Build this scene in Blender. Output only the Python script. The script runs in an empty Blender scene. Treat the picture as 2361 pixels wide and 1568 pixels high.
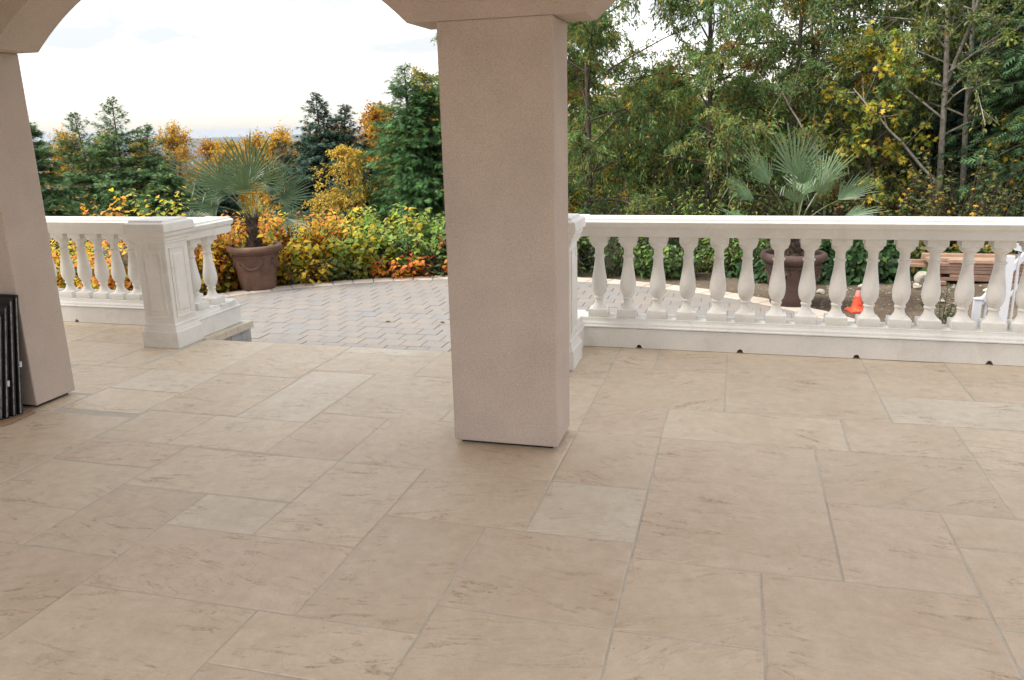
import bpy, math
import numpy as np
from mathutils import Matrix, Vector

sc = bpy.context.scene
COL = sc.collection
R = math.radians

# ------------------------------------------------------------------ camera
def make_camera():
    pitch, roll, yaw = R(14.863), R(1.4506), R(15.565)
    F = Vector((-math.sin(yaw) * math.cos(pitch), math.cos(yaw) * math.cos(pitch), -math.sin(pitch)))
    r0 = Vector((math.cos(yaw), math.sin(yaw), 0))
    u0 = r0.cross(F)
    r = math.cos(roll) * r0 - math.sin(roll) * u0
    u = math.sin(roll) * r0 + math.cos(roll) * u0
    cam = bpy.data.cameras.new('camera')
    ob = bpy.data.objects.new('camera', cam)
    COL.objects.link(ob)
    m = Matrix((r, u, -F)).transposed().to_4x4()
    m.translation = (0, 0, 1.7)
    ob.matrix_world = m
    cam.sensor_width = 36
    cam.lens = 1876.66 / 2361 * 36
    cam.clip_start = 0.05
    cam.clip_end = 30000
    sc.camera = ob
make_camera()

# ------------------------------------------------------------------ sky, sun, exposure
SUN_EL, SUN_AZ = R(52), R(-118)       # azimuth measured from +Y towards +X
w = bpy.data.worlds.new('World')
sc.world = w
w.use_nodes = True
nt = w.node_tree
nt.nodes.clear()
def N(tree, typ, **kw):
    n = tree.nodes.new(typ)
    for k, v in kw.items():
        setattr(n, k, v)
    return n
out = N(nt, 'ShaderNodeOutputWorld')
bg = N(nt, 'ShaderNodeBackground')
bg.inputs['Strength'].default_value = 0.1
sky = N(nt, 'ShaderNodeTexSky', sky_type='NISHITA')
sky.sun_disc = False
sky.sun_elevation = SUN_EL
sky.sun_rotation = SUN_AZ
sky.air_density = 1.0
sky.dust_density = 2.0
tc = N(nt, 'ShaderNodeTexCoord')
mp = N(nt, 'ShaderNodeMapping')
mp.inputs['Scale'].default_value = (1, 1, 2.6)
mp.inputs['Location'].default_value = (0.35, 0.1, 0.30)
nz = N(nt, 'ShaderNodeTexNoise')
nz.inputs['Scale'].default_value = 8.0
nz.inputs['Detail'].default_value = 6
nz.inputs['Roughness'].default_value = 0.55
nz.inputs['Distortion'].default_value = 0.3
rp = N(nt, 'ShaderNodeValToRGB')
rp.color_ramp.elements[0].position = 0.43
rp.color_ramp.elements[0].color = (1, 1, 1, 1)
rp.color_ramp.elements[1].position = 0.63
rp.color_ramp.elements[1].color = (0.50, 0.52, 0.555, 1)
sep = N(nt, 'ShaderNodeSeparateXYZ')
rz = N(nt, 'ShaderNodeValToRGB')
rz.color_ramp.elements[0].position = 0.0
rz.color_ramp.elements[0].color = (4.6, 4.3, 3.75, 1)
rz.color_ramp.elements[1].position = 0.30
rz.color_ramp.elements[1].color = (10.2, 10.3, 10.6, 1)
e = rz.color_ramp.elements.new(0.075)
e.color = (8.2, 8.05, 7.8, 1)
mul = N(nt, 'ShaderNodeMixRGB', blend_type='MULTIPLY')
mul.inputs[0].default_value = 1
mix = N(nt, 'ShaderNodeMixRGB')
mix.inputs[0].default_value = 0.88
L = nt.links.new
L(tc.outputs['Generated'], mp.inputs['Vector'])
L(mp.outputs[0], nz.inputs['Vector'])
L(nz.outputs['Fac'], rp.inputs[0])
L(tc.outputs['Generated'], sep.inputs[0])
L(sep.outputs['Z'], rz.inputs[0])
mr = N(nt, 'ShaderNodeMapRange')
mr.inputs['From Min'].default_value = 0.035
mr.inputs['From Max'].default_value = 0.085
L(sep.outputs['Z'], mr.inputs['Value'])
L(mr.outputs[0], mul.inputs[0])
L(rp.outputs[0], mul.inputs[2])
L(rz.outputs[0], mul.inputs[1])
L(sky.outputs[0], mix.inputs[1])
L(mul.outputs[0], mix.inputs[2])
L(mix.outputs[0], bg.inputs['Color'])
L(bg.outputs[0], out.inputs['Surface'])

sl = bpy.data.lights.new('sun', 'SUN')
sl.energy = 2.3
sl.angle = R(18)
sl.color = (1, 0.95, 0.87)
so = bpy.data.objects.new('sun', sl)
COL.objects.link(so)
sd = Vector((math.sin(SUN_AZ) * math.cos(SUN_EL), math.cos(SUN_AZ) * math.cos(SUN_EL), math.sin(SUN_EL)))
so.rotation_euler = sd.to_track_quat('Z', 'Y').to_euler()

sc.view_settings.view_transform = 'Standard'
sc.view_settings.look = 'None'
sc.view_settings.exposure = 1.18
sc.view_settings.gamma = 1.0
sc.view_settings.use_curve_mapping = False
sc.render.engine = 'CYCLES'
sc.cycles.max_bounces = 6
sc.cycles.diffuse_bounces = 4
sc.cycles.transparent_max_bounces = 8
sc.cycles.volume_bounces = 1
sc.cycles.use_denoising = True
sc.cycles.use_adaptive_sampling = True
sc.cycles.adaptive_threshold = 0.02

# ------------------------------------------------------------------ helpers
class MB:
    """collects shapes and builds them as one mesh object"""
    def __init__(s):
        s.v, s.f, s.m = [], [], []
        s.n = 0
    def add(s, verts, faces, mi=0):
        b = s.n
        s.v += [tuple(map(float, q)) for q in verts]
        s.f += [tuple(i + b for i in f) for f in faces]
        s.m += [mi] * len(faces)
        s.n += len(verts)
        return s
    def box(s, x0, x1, y0, y1, z0, z1, mi=0):
        return s.add([(x0, y0, z0), (x1, y0, z0), (x1, y1, z0), (x0, y1, z0), (x0, y0, z1), (x1, y0, z1), (x1, y1, z1), (x0, y1, z1)],
                     [(0, 3, 2, 1), (4, 5, 6, 7), (0, 1, 5, 4), (1, 2, 6, 5), (2, 3, 7, 6), (3, 0, 4, 7)], mi)
    def slab(s, poly, z0, z1, bev=0.004, mi=0):
        """prism over a convex polygon with a bevelled top edge"""
        p = np.array(poly, float)
        c = p.mean(0)
        d = p - c
        q = c + d * np.clip(1 - bev / np.maximum(np.abs(d).min(1, keepdims=True), 1e-3), .8, 1)
        n = len(p)
        V = [(*a, z0) for a in p] + [(*a, z1 - bev) for a in p] + [(*a, z1) for a in q]
        Fc = [tuple(range(2 * n, 3 * n))]
        for k in range(n):
            j = (k + 1) % n
            Fc += [(k, j, n + j, n + k), (n + k, n + j, 2 * n + j, 2 * n + k)]
        return s.add(V, Fc, mi)
    def lathe(s, prof, n=20, c=(0, 0, 0), mi=0, cap=True):
        V, Fc = [], []
        for r, z in prof:
            for k in range(n):
                a = 2 * math.pi * k / n
                V.append((c[0] + r * math.cos(a), c[1] + r * math.sin(a), c[2] + z))
        m = len(prof)
        for i in range(m - 1):
            for k in range(n):
                j = (k + 1) % n
                Fc.append((i * n + k, i * n + j, (i + 1) * n + j, (i + 1) * n + k))
        if cap:
            Fc.append(tuple(range(n - 1, -1, -1)))
            Fc.append(tuple((m - 1) * n + k for k in range(n)))
        return s.add(V, Fc, mi)
    def sq(s, prof, cx, cy, mi=0):
        """square 'lathe': profile of (half width, z)"""
        V, Fc = [], []
        for h, z in prof:
            V += [(cx - h, cy - h, z), (cx + h, cy - h, z), (cx + h, cy + h, z), (cx - h, cy + h, z)]
        m = len(prof)
        for i in range(m - 1):
            for k in range(4):
                j = (k + 1) % 4
                Fc.append((i * 4 + k, i * 4 + j, i * 4 + 4 + j, i * 4 + 4 + k))
        Fc += [(3, 2, 1, 0), tuple((m - 1) * 4 + k for k in range(4))]
        return s.add(V, Fc, mi)
    def sweep_x(s, prof, x0, x1, mi=0):
        """prof: closed list of (y,z), swept along X"""
        n = len(prof)
        V = [(x0, y, z) for y, z in prof] + [(x1, y, z) for y, z in prof]
        Fc = [(k, (k + 1) % n, n + (k + 1) % n, n + k) for k in range(n)]
        Fc += [tuple(range(n - 1, -1, -1)), tuple(range(n, 2 * n))]
        return s.add(V, Fc, mi)
    def sweep_y(s, prof, y0, y1, mi=0):
        n = len(prof)
        V = [(x, y0, z) for x, z in prof] + [(x, y1, z) for x, z in prof]
        Fc = [(k, n + k, n + (k + 1) % n, (k + 1) % n) for k in range(n)]
        Fc += [tuple(range(n)), tuple(range(2 * n - 1, n - 1, -1))]
        return s.add(V, Fc, mi)
    def tube(s, pts, rad, n=6, mi=0, cap=True):
        P = np.array(pts, float)
        m = len(P)
        T = np.gradient(P, axis=0)
        T /= np.linalg.norm(T, axis=1, keepdims=True) + 1e-9
        a0 = np.array([0, 0, 1.]) if abs(T[0][2]) < .9 else np.array([1., 0, 0])
        V, Fc = [], []
        an = np.arange(n) * 2 * math.pi / n
        for i in range(m):
            u = np.cross(T[i], a0)
            u /= np.linalg.norm(u) + 1e-9
            v = np.cross(T[i], u)
            V += list(P[i] + rad[i] * (np.cos(an)[:, None] * u + np.sin(an)[:, None] * v))
        for i in range(m - 1):
            for k in range(n):
                j = (k + 1) % n
                Fc.append((i * n + k, i * n + j, i * n + n + j, i * n + n + k))
        if cap:
            Fc.append(tuple(range(n - 1, -1, -1)))
            Fc.append(tuple((m - 1) * n + k for k in range(n)))
        return s.add(V, Fc, mi)
    def build(s, name, mats, parent=None, smooth=None):
        me = bpy.data.meshes.new(name)
        me.from_pydata(s.v, [], s.f)
        if not isinstance(mats, (list, tuple)):
            mats = [mats]
        for m in mats:
            me.materials.append(m)
        if len(mats) > 1:
            me.polygons.foreach_set('material_index', s.m)
        if smooth is not None:
            me.polygons.foreach_set('use_smooth', [True] * len(me.polygons))
            me.set_sharp_from_angle(angle=R(smooth))
        me.update()
        return link(name, me, parent)

class Tubes:
    """many thin tubes as one mesh, computed in bulk"""
    def __init__(s):
        s.g = {}
    def tube(s, pts, rad, n=4, cap=False):
        P = np.asarray(pts, float)
        s.g.setdefault((len(P), n), []).append((P, np.asarray(rad, float)))
    def build(s, name, mat, parent):
        VV, FF, b = [], [], 0
        for (m, n), lst in s.g.items():
            P = np.stack([a for a, _ in lst]); rr = np.stack([r for _, r in lst])
            T = np.gradient(P, axis=1)
            T /= np.linalg.norm(T, axis=2, keepdims=True) + 1e-9
            a0 = np.where(np.abs(T[:, :1, 2:3]) < .9, np.array([0, 0, 1.]), np.array([1., 0, 0]))
            u = np.cross(T, np.broadcast_to(a0, T.shape)); u /= np.linalg.norm(u, axis=2, keepdims=True) + 1e-9
            v = np.cross(T, u)
            an = np.arange(n) * 2 * math.pi / n
            V = P[:, :, None] + rr[:, :, None, None] * (np.cos(an)[None, None, :, None] * u[:, :, None] + np.sin(an)[None, None, :, None] * v[:, :, None])
            k = len(lst)
            VV.append(V.reshape(-1, 3))
            i, q = np.meshgrid(np.arange(m - 1), np.arange(n), indexing='ij')
            j = (q + 1) % n
            f = np.stack([i * n + q, i * n + j, (i + 1) * n + j, (i + 1) * n + q], -1).reshape(-1, 4)
            FF.append((f[None] + (np.arange(k) * m * n)[:, None, None]).reshape(-1, 4) + b)
            b += k * m * n
        V = np.concatenate(VV); Fq = np.concatenate(FF)
        me = bpy.data.meshes.new(name)
        me.vertices.add(len(V)); me.vertices.foreach_set('co', V.astype(np.float32).ravel())
        me.loops.add(Fq.size); me.loops.foreach_set('vertex_index', Fq.astype(np.int32).ravel())
        me.polygons.add(len(Fq)); me.polygons.foreach_set('loop_start', np.arange(0, Fq.size, 4, dtype=np.int32))
        me.materials.append(mat)
        me.update(calc_edges=True)
        return link(name, me, parent)
def link(name, me, parent=None):
    o = bpy.data.objects.new(name, me)
    COL.objects.link(o)
    if parent:
        o.parent = parent
    return o
def thing(name, label, cat, loc=(0, 0, 0), group=None, rz=0):
    o = bpy.data.objects.new(name, None)
    COL.objects.link(o)
    o.location = loc
    o.rotation_euler = (0, 0, rz)
    o.empty_display_size = 0.1
    return tag(o, label, cat, group)
def tag(o, label, cat, group=None):
    o['label'] = label
    o['category'] = cat
    if group:
        o['group'] = group
    return o
def struct(o):
    o['kind'] = 'structure'
    return o
def stuff(o, label=None, cat=None):
    o['kind'] = 'stuff'
    if label:
        o['label'] = label
        o['category'] = cat
    return o

# ------------------------------------------------------------------ materials
MATS = {}
def base_mat(name):
    m = bpy.data.materials.new(name)
    m.use_nodes = True
    t = m.node_tree
    t.nodes.clear()
    o = N(t, 'ShaderNodeOutputMaterial')
    b = N(t, 'ShaderNodeBsdfPrincipled')
    t.links.new(b.outputs[0], o.inputs['Surface'])
    MATS[name] = m
    return m, t, b, o
def ramp(t, stops):
    r = N(t, 'ShaderNodeValToRGB')
    els = r.color_ramp.elements
    els[0].position, els[0].color = stops[0][0], (*stops[0][1], 1)
    els[1].position, els[1].color = stops[-1][0], (*stops[-1][1], 1)
    for p, c in stops[1:-1]:
        x = els.new(p)
        x.color = (*c, 1)
    return r
def noise(t, vec, scale, detail=4, rough=.55, dist=0.):
    n = N(t, 'ShaderNodeTexNoise')
    n.inputs['Scale'].default_value = scale
    n.inputs['Detail'].default_value = detail
    n.inputs['Roughness'].default_value = rough
    n.inputs['Distortion'].default_value = dist
    if vec is not None:
        t.links.new(vec, n.inputs['Vector'])
    return n
def add_bump(t, b, height, strength, dist):
    bp = N(t, 'ShaderNodeBump')
    bp.inputs['Strength'].default_value = strength
    bp.inputs['Distance'].default_value = dist
    t.links.new(height, bp.inputs['Height'])
    t.links.new(bp.outputs[0], b.inputs['Normal'])
    return bp
def pmat(name, base, rough=.8, var=.12, scale=6., fine=60., fvar=.06, bump=.3, bdist=.004, spec=.3, stain=None, stain_amt=.3, obj=False, metal=0., rnd=0.):
    m, t, b, o = base_mat(name)
    if obj:
        vec = N(t, 'ShaderNodeTexCoord').outputs['Object']
    else:
        vec = N(t, 'ShaderNodeNewGeometry').outputs['Position']
    n1 = noise(t, vec, scale, 5)
    n2 = noise(t, vec, fine, 3)
    c = np.array(base)
    r1 = ramp(t, [(.3, tuple(c * (1 - var))), (.7, tuple(np.minimum(c * (1 + var), .95)))])
    t.links.new(n1.outputs['Fac'], r1.inputs[0])
    r2 = ramp(t, [(.3, (1 - fvar,) * 3), (.7, (1 + fvar,) * 3)])
    t.links.new(n2.outputs['Fac'], r2.inputs[0])
    mx = N(t, 'ShaderNodeMixRGB', blend_type='MULTIPLY')
    mx.inputs[0].default_value = 1
    t.links.new(r1.outputs[0], mx.inputs[1])
    t.links.new(r2.outputs[0], mx.inputs[2])
    last = mx.outputs[0]
    if stain:
        n3 = noise(t, vec, scale * 1.7, 7, .7, .6)
        r3 = ramp(t, [(.52, (0, 0, 0)), (.72, (stain_amt,) * 3)])
        t.links.new(n3.outputs['Fac'], r3.inputs[0])
        m3 = N(t, 'ShaderNodeMixRGB')
        t.links.new(r3.outputs[0], m3.inputs[0])
        t.links.new(last, m3.inputs[1])
        m3.inputs[2].default_value = (*stain, 1)
        last = m3.outputs[0]
    if rnd:
        oi = N(t, 'ShaderNodeObjectInfo')
        r4 = ramp(t, [(0, (1 - rnd,) * 3), (1, (1 + rnd,) * 3)])
        t.links.new(oi.outputs['Random'], r4.inputs[0])
        m4 = N(t, 'ShaderNodeMixRGB', blend_type='MULTIPLY')
        m4.inputs[0].default_value = 1
        t.links.new(last, m4.inputs[1])
        t.links.new(r4.outputs[0], m4.inputs[2])
        last = m4.outputs[0]
    t.links.new(last, b.inputs['Base Color'])
    b.inputs['Roughness'].default_value = rough
    b.inputs['Specular IOR Level'].default_value = spec
    b.inputs['Metallic'].default_value = metal
    if bump:
        add_bump(t, b, n2.outputs['Fac'], bump, bdist)
    return m

STUCCO = pmat('stucco', (.50, .418, .358), .9, .075, 3.2, 150, .15, .6, .004, .2)
WHITE = pmat('cast_stone', (.73, .71, .665), .75, .06, 3, 130, .06, .4, .002, .3, stain=(.54, .49, .42), stain_amt=.42)
DARK = pmat('gap_shade', (.03, .027, .025), .9, .2, 8)
MORTAR = pmat('mortar', (.52, .475, .40), .95, .1, 9, 120, .1, .4)
BEDSAND = pmat('joint_sand', (.17, .15, .13), .95, .1, 9, 120, .1, .4)
BLOCK = pmat('concrete_block', (.40, .39, .38), .95, .2, 9, 70, .2, .8, .008)
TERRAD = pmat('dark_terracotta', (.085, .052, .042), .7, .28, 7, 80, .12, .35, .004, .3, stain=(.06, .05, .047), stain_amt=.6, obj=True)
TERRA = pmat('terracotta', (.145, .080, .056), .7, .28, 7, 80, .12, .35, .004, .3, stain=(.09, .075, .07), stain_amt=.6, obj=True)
SOIL = pmat('potting_soil', (.035, .024, .018), 1, .4, 14, 60, .5, 1, .03)
BLACKM = pmat('black_metal', (.018, .018, .019), .5, .2, 9, 60, .1, .1, spec=.4)
SCRATCH = pmat('scuffed_edge', (.22, .21, .2), .6, .5, 30, 90, .3, .2)
MESHM = pmat('screen_mesh', (.010, .010, .011), .8, .2, 40, 200, .3, .2, spec=.1)
PLY = pmat('plywood', (.30, .20, .12), .8, .15, 14, 90, .1, .2)
WMETAL = pmat('white_metal', (.60, .61, .655), .4, .02, 3, 40, .02, .05, spec=.5)
CONEO = pmat('cone_orange', (.85, .085, .03), .55, .08, 9, 60, .06, .1, spec=.4)
CONEP = pmat('cone_faded', (.62, .27, .25), .6, .15, 20, 60, .06, .1, spec=.3)
WOODR = pmat('cedar_lumber', (.25, .155, .112), .8, .22, 5, 45, .15, .3, rnd=.25)
WOODL = pmat('fresh_lumber', (.38, .25, .175), .75, .12, 5, 45, .1, .25, rnd=.1)
WOODG = pmat('weathered_wood', (.24, .23, .22), .9, .2, 6, 60, .15, .4, rnd=.2)
ROCK = pmat('pale_rock', (.44, .40, .33), .9, .25, 8, 50, .15, .6, .01, rnd=.2)
PEBBLE = pmat('pebble', (.30, .26, .21), .9, .4, 4, 50, .2, .3)
BARK = pmat('brown_bark', (.085, .066, .05), .95, .35, 9, 60, .25, .9, .01)
BARKA = pmat('alder_bark', (.40, .36, .30), .9, .4, 12, 60, .25, .6, .008)
FIBRE = pmat('palm_fibre', (.075, .052, .036), 1, .45, 22, 90, .4, 1, .02)
PIPE = pmat('green_pipe', (.02, .05, .045), .4, .1, 5, spec=.5)
COPING = pmat('coping_stone', (.46, .39, .325), .85, .07, 5, 90, .06, .3, .003, rnd=.07)
CITY = pmat('city_concrete', (.35, .35, .36), .9, .1, .01, .1, .05, 0)
CRANE = pmat('crane_red', (.45, .12, .08), .8, .1, .1, 1, .05, 0)
HILL = pmat('hill_forest', (.05, .065, .045), 1, .4, .004, .05, .3, 0)

def slab_mat():
    m, t, b, o = base_mat('patio_slab')
    oi = N(t, 'ShaderNodeObjectInfo')
    geo = N(t, 'ShaderNodeNewGeometry')
    off = N(t, 'ShaderNodeVectorMath', operation='MULTIPLY')
    cmb = N(t, 'ShaderNodeCombineXYZ')
    for k in range(3):
        t.links.new(oi.outputs['Random'], cmb.inputs[k])
    t.links.new(cmb.outputs[0], off.inputs[0])
    off.inputs[1].default_value = (37, 53, 11)
    rot = N(t, 'ShaderNodeVectorRotate', rotation_type='Z_AXIS')
    ang = N(t, 'ShaderNodeMath', operation='MULTIPLY_ADD')
    t.links.new(oi.outputs['Random'], ang.inputs[0])
    ang.inputs[1].default_value = 1.2
    ang.inputs[2].default_value = -0.75
    t.links.new(geo.outputs['Position'], rot.inputs['Vector'])
    t.links.new(ang.outputs[0], rot.inputs['Angle'])
    ad = N(t, 'ShaderNodeVectorMath', operation='ADD')
    t.links.new(rot.outputs[0], ad.inputs[0])
    t.links.new(off.outputs[0], ad.inputs[1])
    P = ad.outputs[0]
    st = N(t, 'ShaderNodeMapping')
    st.inputs['Scale'].default_value = (2.6, 9.5, 1)
    t.links.new(P, st.inputs['Vector'])
    cloud = noise(t, P, 2.3, 4, .6, .3)
    streak = noise(t, st.outputs[0], 2.1, 9, .72, .9)
    mask = noise(t, P, 3.1, 3, .5)
    fine = noise(t, P, 55, 5, .65)
    grain = noise(t, P, 260, 2)
    # streaks where the trowel left its marks
    rs = ramp(t, [(.545, (0, 0, 0)), (.585, (.75, .75, .75)), (.66, (1, 1, 1))])
    t.links.new(streak.outputs['Fac'], rs.inputs[0])
    rm = ramp(t, [(.38, (0, 0, 0)), (.60, (1, 1, 1))])
    t.links.new(mask.outputs['Fac'], rm.inputs[0])
    rf = ramp(t, [(.42, (.25, .25, .25)), (.6, (1, 1, 1))])
    t.links.new(fine.outputs['Fac'], rf.inputs[0])
    m1 = N(t, 'ShaderNodeMixRGB', blend_type='MULTIPLY'); m1.inputs[0].default_value = 1
    t.links.new(rs.outputs[0], m1.inputs[1]); t.links.new(rm.outputs[0], m1.inputs[2])
    m2 = N(t, 'ShaderNodeMixRGB', blend_type='MULTIPLY'); m2.inputs[0].default_value = 1
    t.links.new(m1.outputs[0], m2.inputs[1]); t.links.new(rf.outputs[0], m2.inputs[2])
    # thin scratches and trowel lines
    wv = N(t, 'ShaderNodeMapping')
    wv.inputs['Scale'].default_value = (1.1, 3.2, 1)
    wv.inputs['Rotation'].default_value = (0, 0, .5)
    t.links.new(P, wv.inputs['Vector'])
    ln = noise(t, wv.outputs[0], 1.6, 3, .5, 1.2)
    rl = ramp(t, [(.494, (0, 0, 0)), (.5, (.55, .55, .55)), (.506, (0, 0, 0))])
    t.links.new(ln.outputs['Fac'], rl.inputs[0])
    m2b = N(t, 'ShaderNodeMixRGB', blend_type='MULTIPLY'); m2b.inputs[0].default_value = 1
    t.links.new(rl.outputs[0], m2b.inputs[1]); t.links.new(rm.outputs[0], m2b.inputs[2])
    # base tint: object colour x cloud
    rc = ramp(t, [(.3, (.94, .92, .89)), (.5, (1, 1, 1)), (.7, (1.04, 1.05, 1.06))])
    t.links.new(cloud.outputs['Fac'], rc.inputs[0])
    b1 = N(t, 'ShaderNodeMixRGB', blend_type='MULTIPLY'); b1.inputs[0].default_value = 1
    t.links.new(oi.outputs['Color'], b1.inputs[1]); t.links.new(rc.outputs[0], b1.inputs[2])
    sc1 = N(t, 'ShaderNodeMixRGB', blend_type='MULTIPLY')
    t.links.new(m2.outputs[0], sc1.inputs[0])
    t.links.new(b1.outputs[0], sc1.inputs[1])
    sc1.inputs[2].default_value = (.60, .50, .40, 1)
    sc2 = N(t, 'ShaderNodeMixRGB', blend_type='MULTIPLY')
    t.links.new(m2b.outputs[0], sc2.inputs[0])
    t.links.new(sc1.outputs[0], sc2.inputs[1])
    sc2.inputs[2].default_value = (.74, .69, .63, 1)
    rg = ramp(t, [(.25, (.93, .93, .93)), (.75, (1.06, 1.06, 1.06))])
    t.links.new(grain.outputs['Fac'], rg.inputs[0])
    sc3 = N(t, 'ShaderNodeMixRGB', blend_type='MULTIPLY'); sc3.inputs[0].default_value = 1
    t.links.new(sc2.outputs[0], sc3.inputs[1]); t.links.new(rg.outputs[0], sc3.inputs[2])
    mot = noise(t, P, 14, 6, .7)
    rmo = ramp(t, [(.3, (.90, .885, .865)), (.7, (1.08, 1.085, 1.09))])
    t.links.new(mot.outputs['Fac'], rmo.inputs[0])
    sc5 = N(t, 'ShaderNodeMixRGB', blend_type='MULTIPLY'); sc5.inputs[0].default_value = 1
    t.links.new(sc3.outputs[0], sc5.inputs[1]); t.links.new(rmo.outputs[0], sc5.inputs[2])
    sc3 = sc5
    # small dark specks
    vo = N(t, 'ShaderNodeTexVoronoi'); vo.inputs['Scale'].default_value = 9
    t.links.new(P, vo.inputs['Vector'])
    rv = ramp(t, [(.022, (.35, .3, .25)), (.04, (1, 1, 1))])
    t.links.new(vo.outputs['Distance'], rv.inputs[0])
    sc4 = N(t, 'ShaderNodeMixRGB', blend_type='MULTIPLY'); sc4.inputs[0].default_value = .7
    t.links.new(sc3.outputs[0], sc4.inputs[1]); t.links.new(rv.outputs[0], sc4.inputs[2])
    t.links.new(sc4.outputs[0], b.inputs['Base Color'])
    b.inputs['Roughness'].default_value = .5
    b.inputs['Specular IOR Level'].default_value = .4
    hm = N(t, 'ShaderNodeMath', operation='ADD')
    t.links.new(streak.outputs['Fac'], hm.inputs[0]); 
    hm2 = N(t, 'ShaderNodeMath', operation='MULTIPLY'); hm2.inputs[1].default_value = .25
    t.links.new(fine.outputs['Fac'], hm2.inputs[0]); t.links.new(hm2.outputs[0], hm.inputs[1])
    add_bump(t, b, hm.outputs[0], .45, .014)
    return m
SLAB = slab_mat()

def paver_mat():
    m, t, b, o = base_mat('paver')
    oi = N(t, 'ShaderNodeObjectInfo')
    geo = N(t, 'ShaderNodeNewGeometry')
    s = N(t, 'ShaderNodeMath', operation='ADD')
    t.links.new(oi.outputs['Random'], s.inputs[0]); t.links.new(geo.outputs['Random Per Island'], s.inputs[1])
    fr = N(t, 'ShaderNodeMath', operation='FRACT'); t.links.new(s.outputs[0], fr.inputs[0])
    r = ramp(t, [(0, (.228, .195, .166)), (.22, (.210, .190, .170)), (.42, (.195, .187, .178)), (.62, (.245, .208, .173)), (.8, (.188, .187, .187)), (1, (.225, .205, .185))])
    t.links.new(fr.outputs[0], r.inputs[0])
    n1 = noise(t, geo.outputs['Position'], 7, 5, .6, .4)
    tint = ramp(t, [(.35, (.205, .203, .203)), (.65, (.29, .243, .20))])
    t.links.new(n1.outputs['Fac'], tint.inputs[0])
    mx = N(t, 'ShaderNodeMixRGB'); mx.inputs[0].default_value = .4
    t.links.new(r.outputs[0], mx.inputs[1]); t.links.new(tint.outputs[0], mx.inputs[2])
    n2 = noise(t, geo.outputs['Position'], 120, 3)
    r2 = ramp(t, [(.3, (.88,) * 3), (.7, (1.1,) * 3)])
    t.links.new(n2.outputs['Fac'], r2.inputs[0])
    m2 = N(t, 'ShaderNodeMixRGB', blend_type='MULTIPLY'); m2.inputs[0].default_value = 1
    t.links.new(mx.outputs[0], m2.inputs[1]); t.links.new(r2.outputs[0], m2.inputs[2])
    t.links.new(m2.outputs[0], b.inputs['Base Color'])
    b.inputs['Roughness'].default_value = .85
    add_bump(t, b, n2.outputs['Fac'], .4, .004)
    return m
PAVER = paver_mat()

def leaf_mat(name, trans=.35, rough=.55, spec=.25):
    m, t, b, o = base_mat(name)
    at = N(t, 'ShaderNodeAttribute', attribute_name='tint')
    t.links.new(at.outputs['Color'], b.inputs['Base Color'])
    b.inputs['Roughness'].default_value = rough
    b.inputs['Specular IOR Level'].default_value = spec
    tr = N(t, 'ShaderNodeBsdfTranslucent')
    br = N(t, 'ShaderNodeMixRGB', blend_type='MULTIPLY')
    br.inputs[0].default_value = 1
    t.links.new(at.outputs['Color'], br.inputs[1])
    br.inputs[2].default_value = (1.3, 1.35, .8, 1)
    t.links.new(br.outputs[0], tr.inputs['Color'])
    mx = N(t, 'ShaderNodeMixShader')
    mx.inputs[0].default_value = trans
    t.links.new(b.outputs[0], mx.inputs[1])
    t.links.new(tr.outputs[0], mx.inputs[2])
    t.links.new(mx.outputs[0], o.inputs['Surface'])
    return m
LEAF = leaf_mat('broad_leaf', .42)
NEEDLE = leaf_mat('conifer_spray', .15, .7, .15)
PALML = leaf_mat('palm_leaf', .15, .4, .45)

def ground_mat():
    m, t, b, o = base_mat('dirt_ground')
    geo = N(t, 'ShaderNodeNewGeometry')
    n1 = noise(t, geo.outputs['Position'], 1.3, 6, .6, .3)
    n2 = noise(t, geo.outputs['Position'], 22, 6, .7)
    r1 = ramp(t, [(.3, (.105, .078, .058)), (.5, (.155, .118, .085)), (.7, (.22, .175, .13))])
    t.links.new(n1.outputs['Fac'], r1.inputs[0])
    r2 = ramp(t, [(.3, (.55,) * 3), (.55, (1,) * 3), (.75, (1.45, 1.4, 1.3))])
    t.links.new(n2.outputs['Fac'], r2.inputs[0])
    mx = N(t, 'ShaderNodeMixRGB', blend_type='MULTIPLY'); mx.inputs[0].default_value = 1
    t.links.new(r1.outputs[0], mx.inputs[1]); t.links.new(r2.outputs[0], mx.inputs[2])
    sp = N(t, 'ShaderNodeSeparateXYZ'); t.links.new(geo.outputs['Position'], sp.inputs[0])
    rr = N(t, 'ShaderNodeMapRange')
    rr.inputs['From Min'].default_value = 11.8; rr.inputs['From Max'].default_value = 13.5
    t.links.new(sp.outputs['Y'], rr.inputs['Value'])
    mg = N(t, 'ShaderNodeMixRGB')
    t.links.new(rr.outputs[0], mg.inputs[0]); t.links.new(mx.outputs[0], mg.inputs[1])
    mg.inputs[2].default_value = (.045, .048, .026, 1)
    t.links.new(mg.outputs[0], b.inputs['Base Color'])
    b.inputs['Roughness'].default_value = 1
    b.inputs['Specular IOR Level'].default_value = .1
    add_bump(t, b, n2.outputs['Fac'], .9, .03)
    return m
GROUND = ground_mat()

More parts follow.
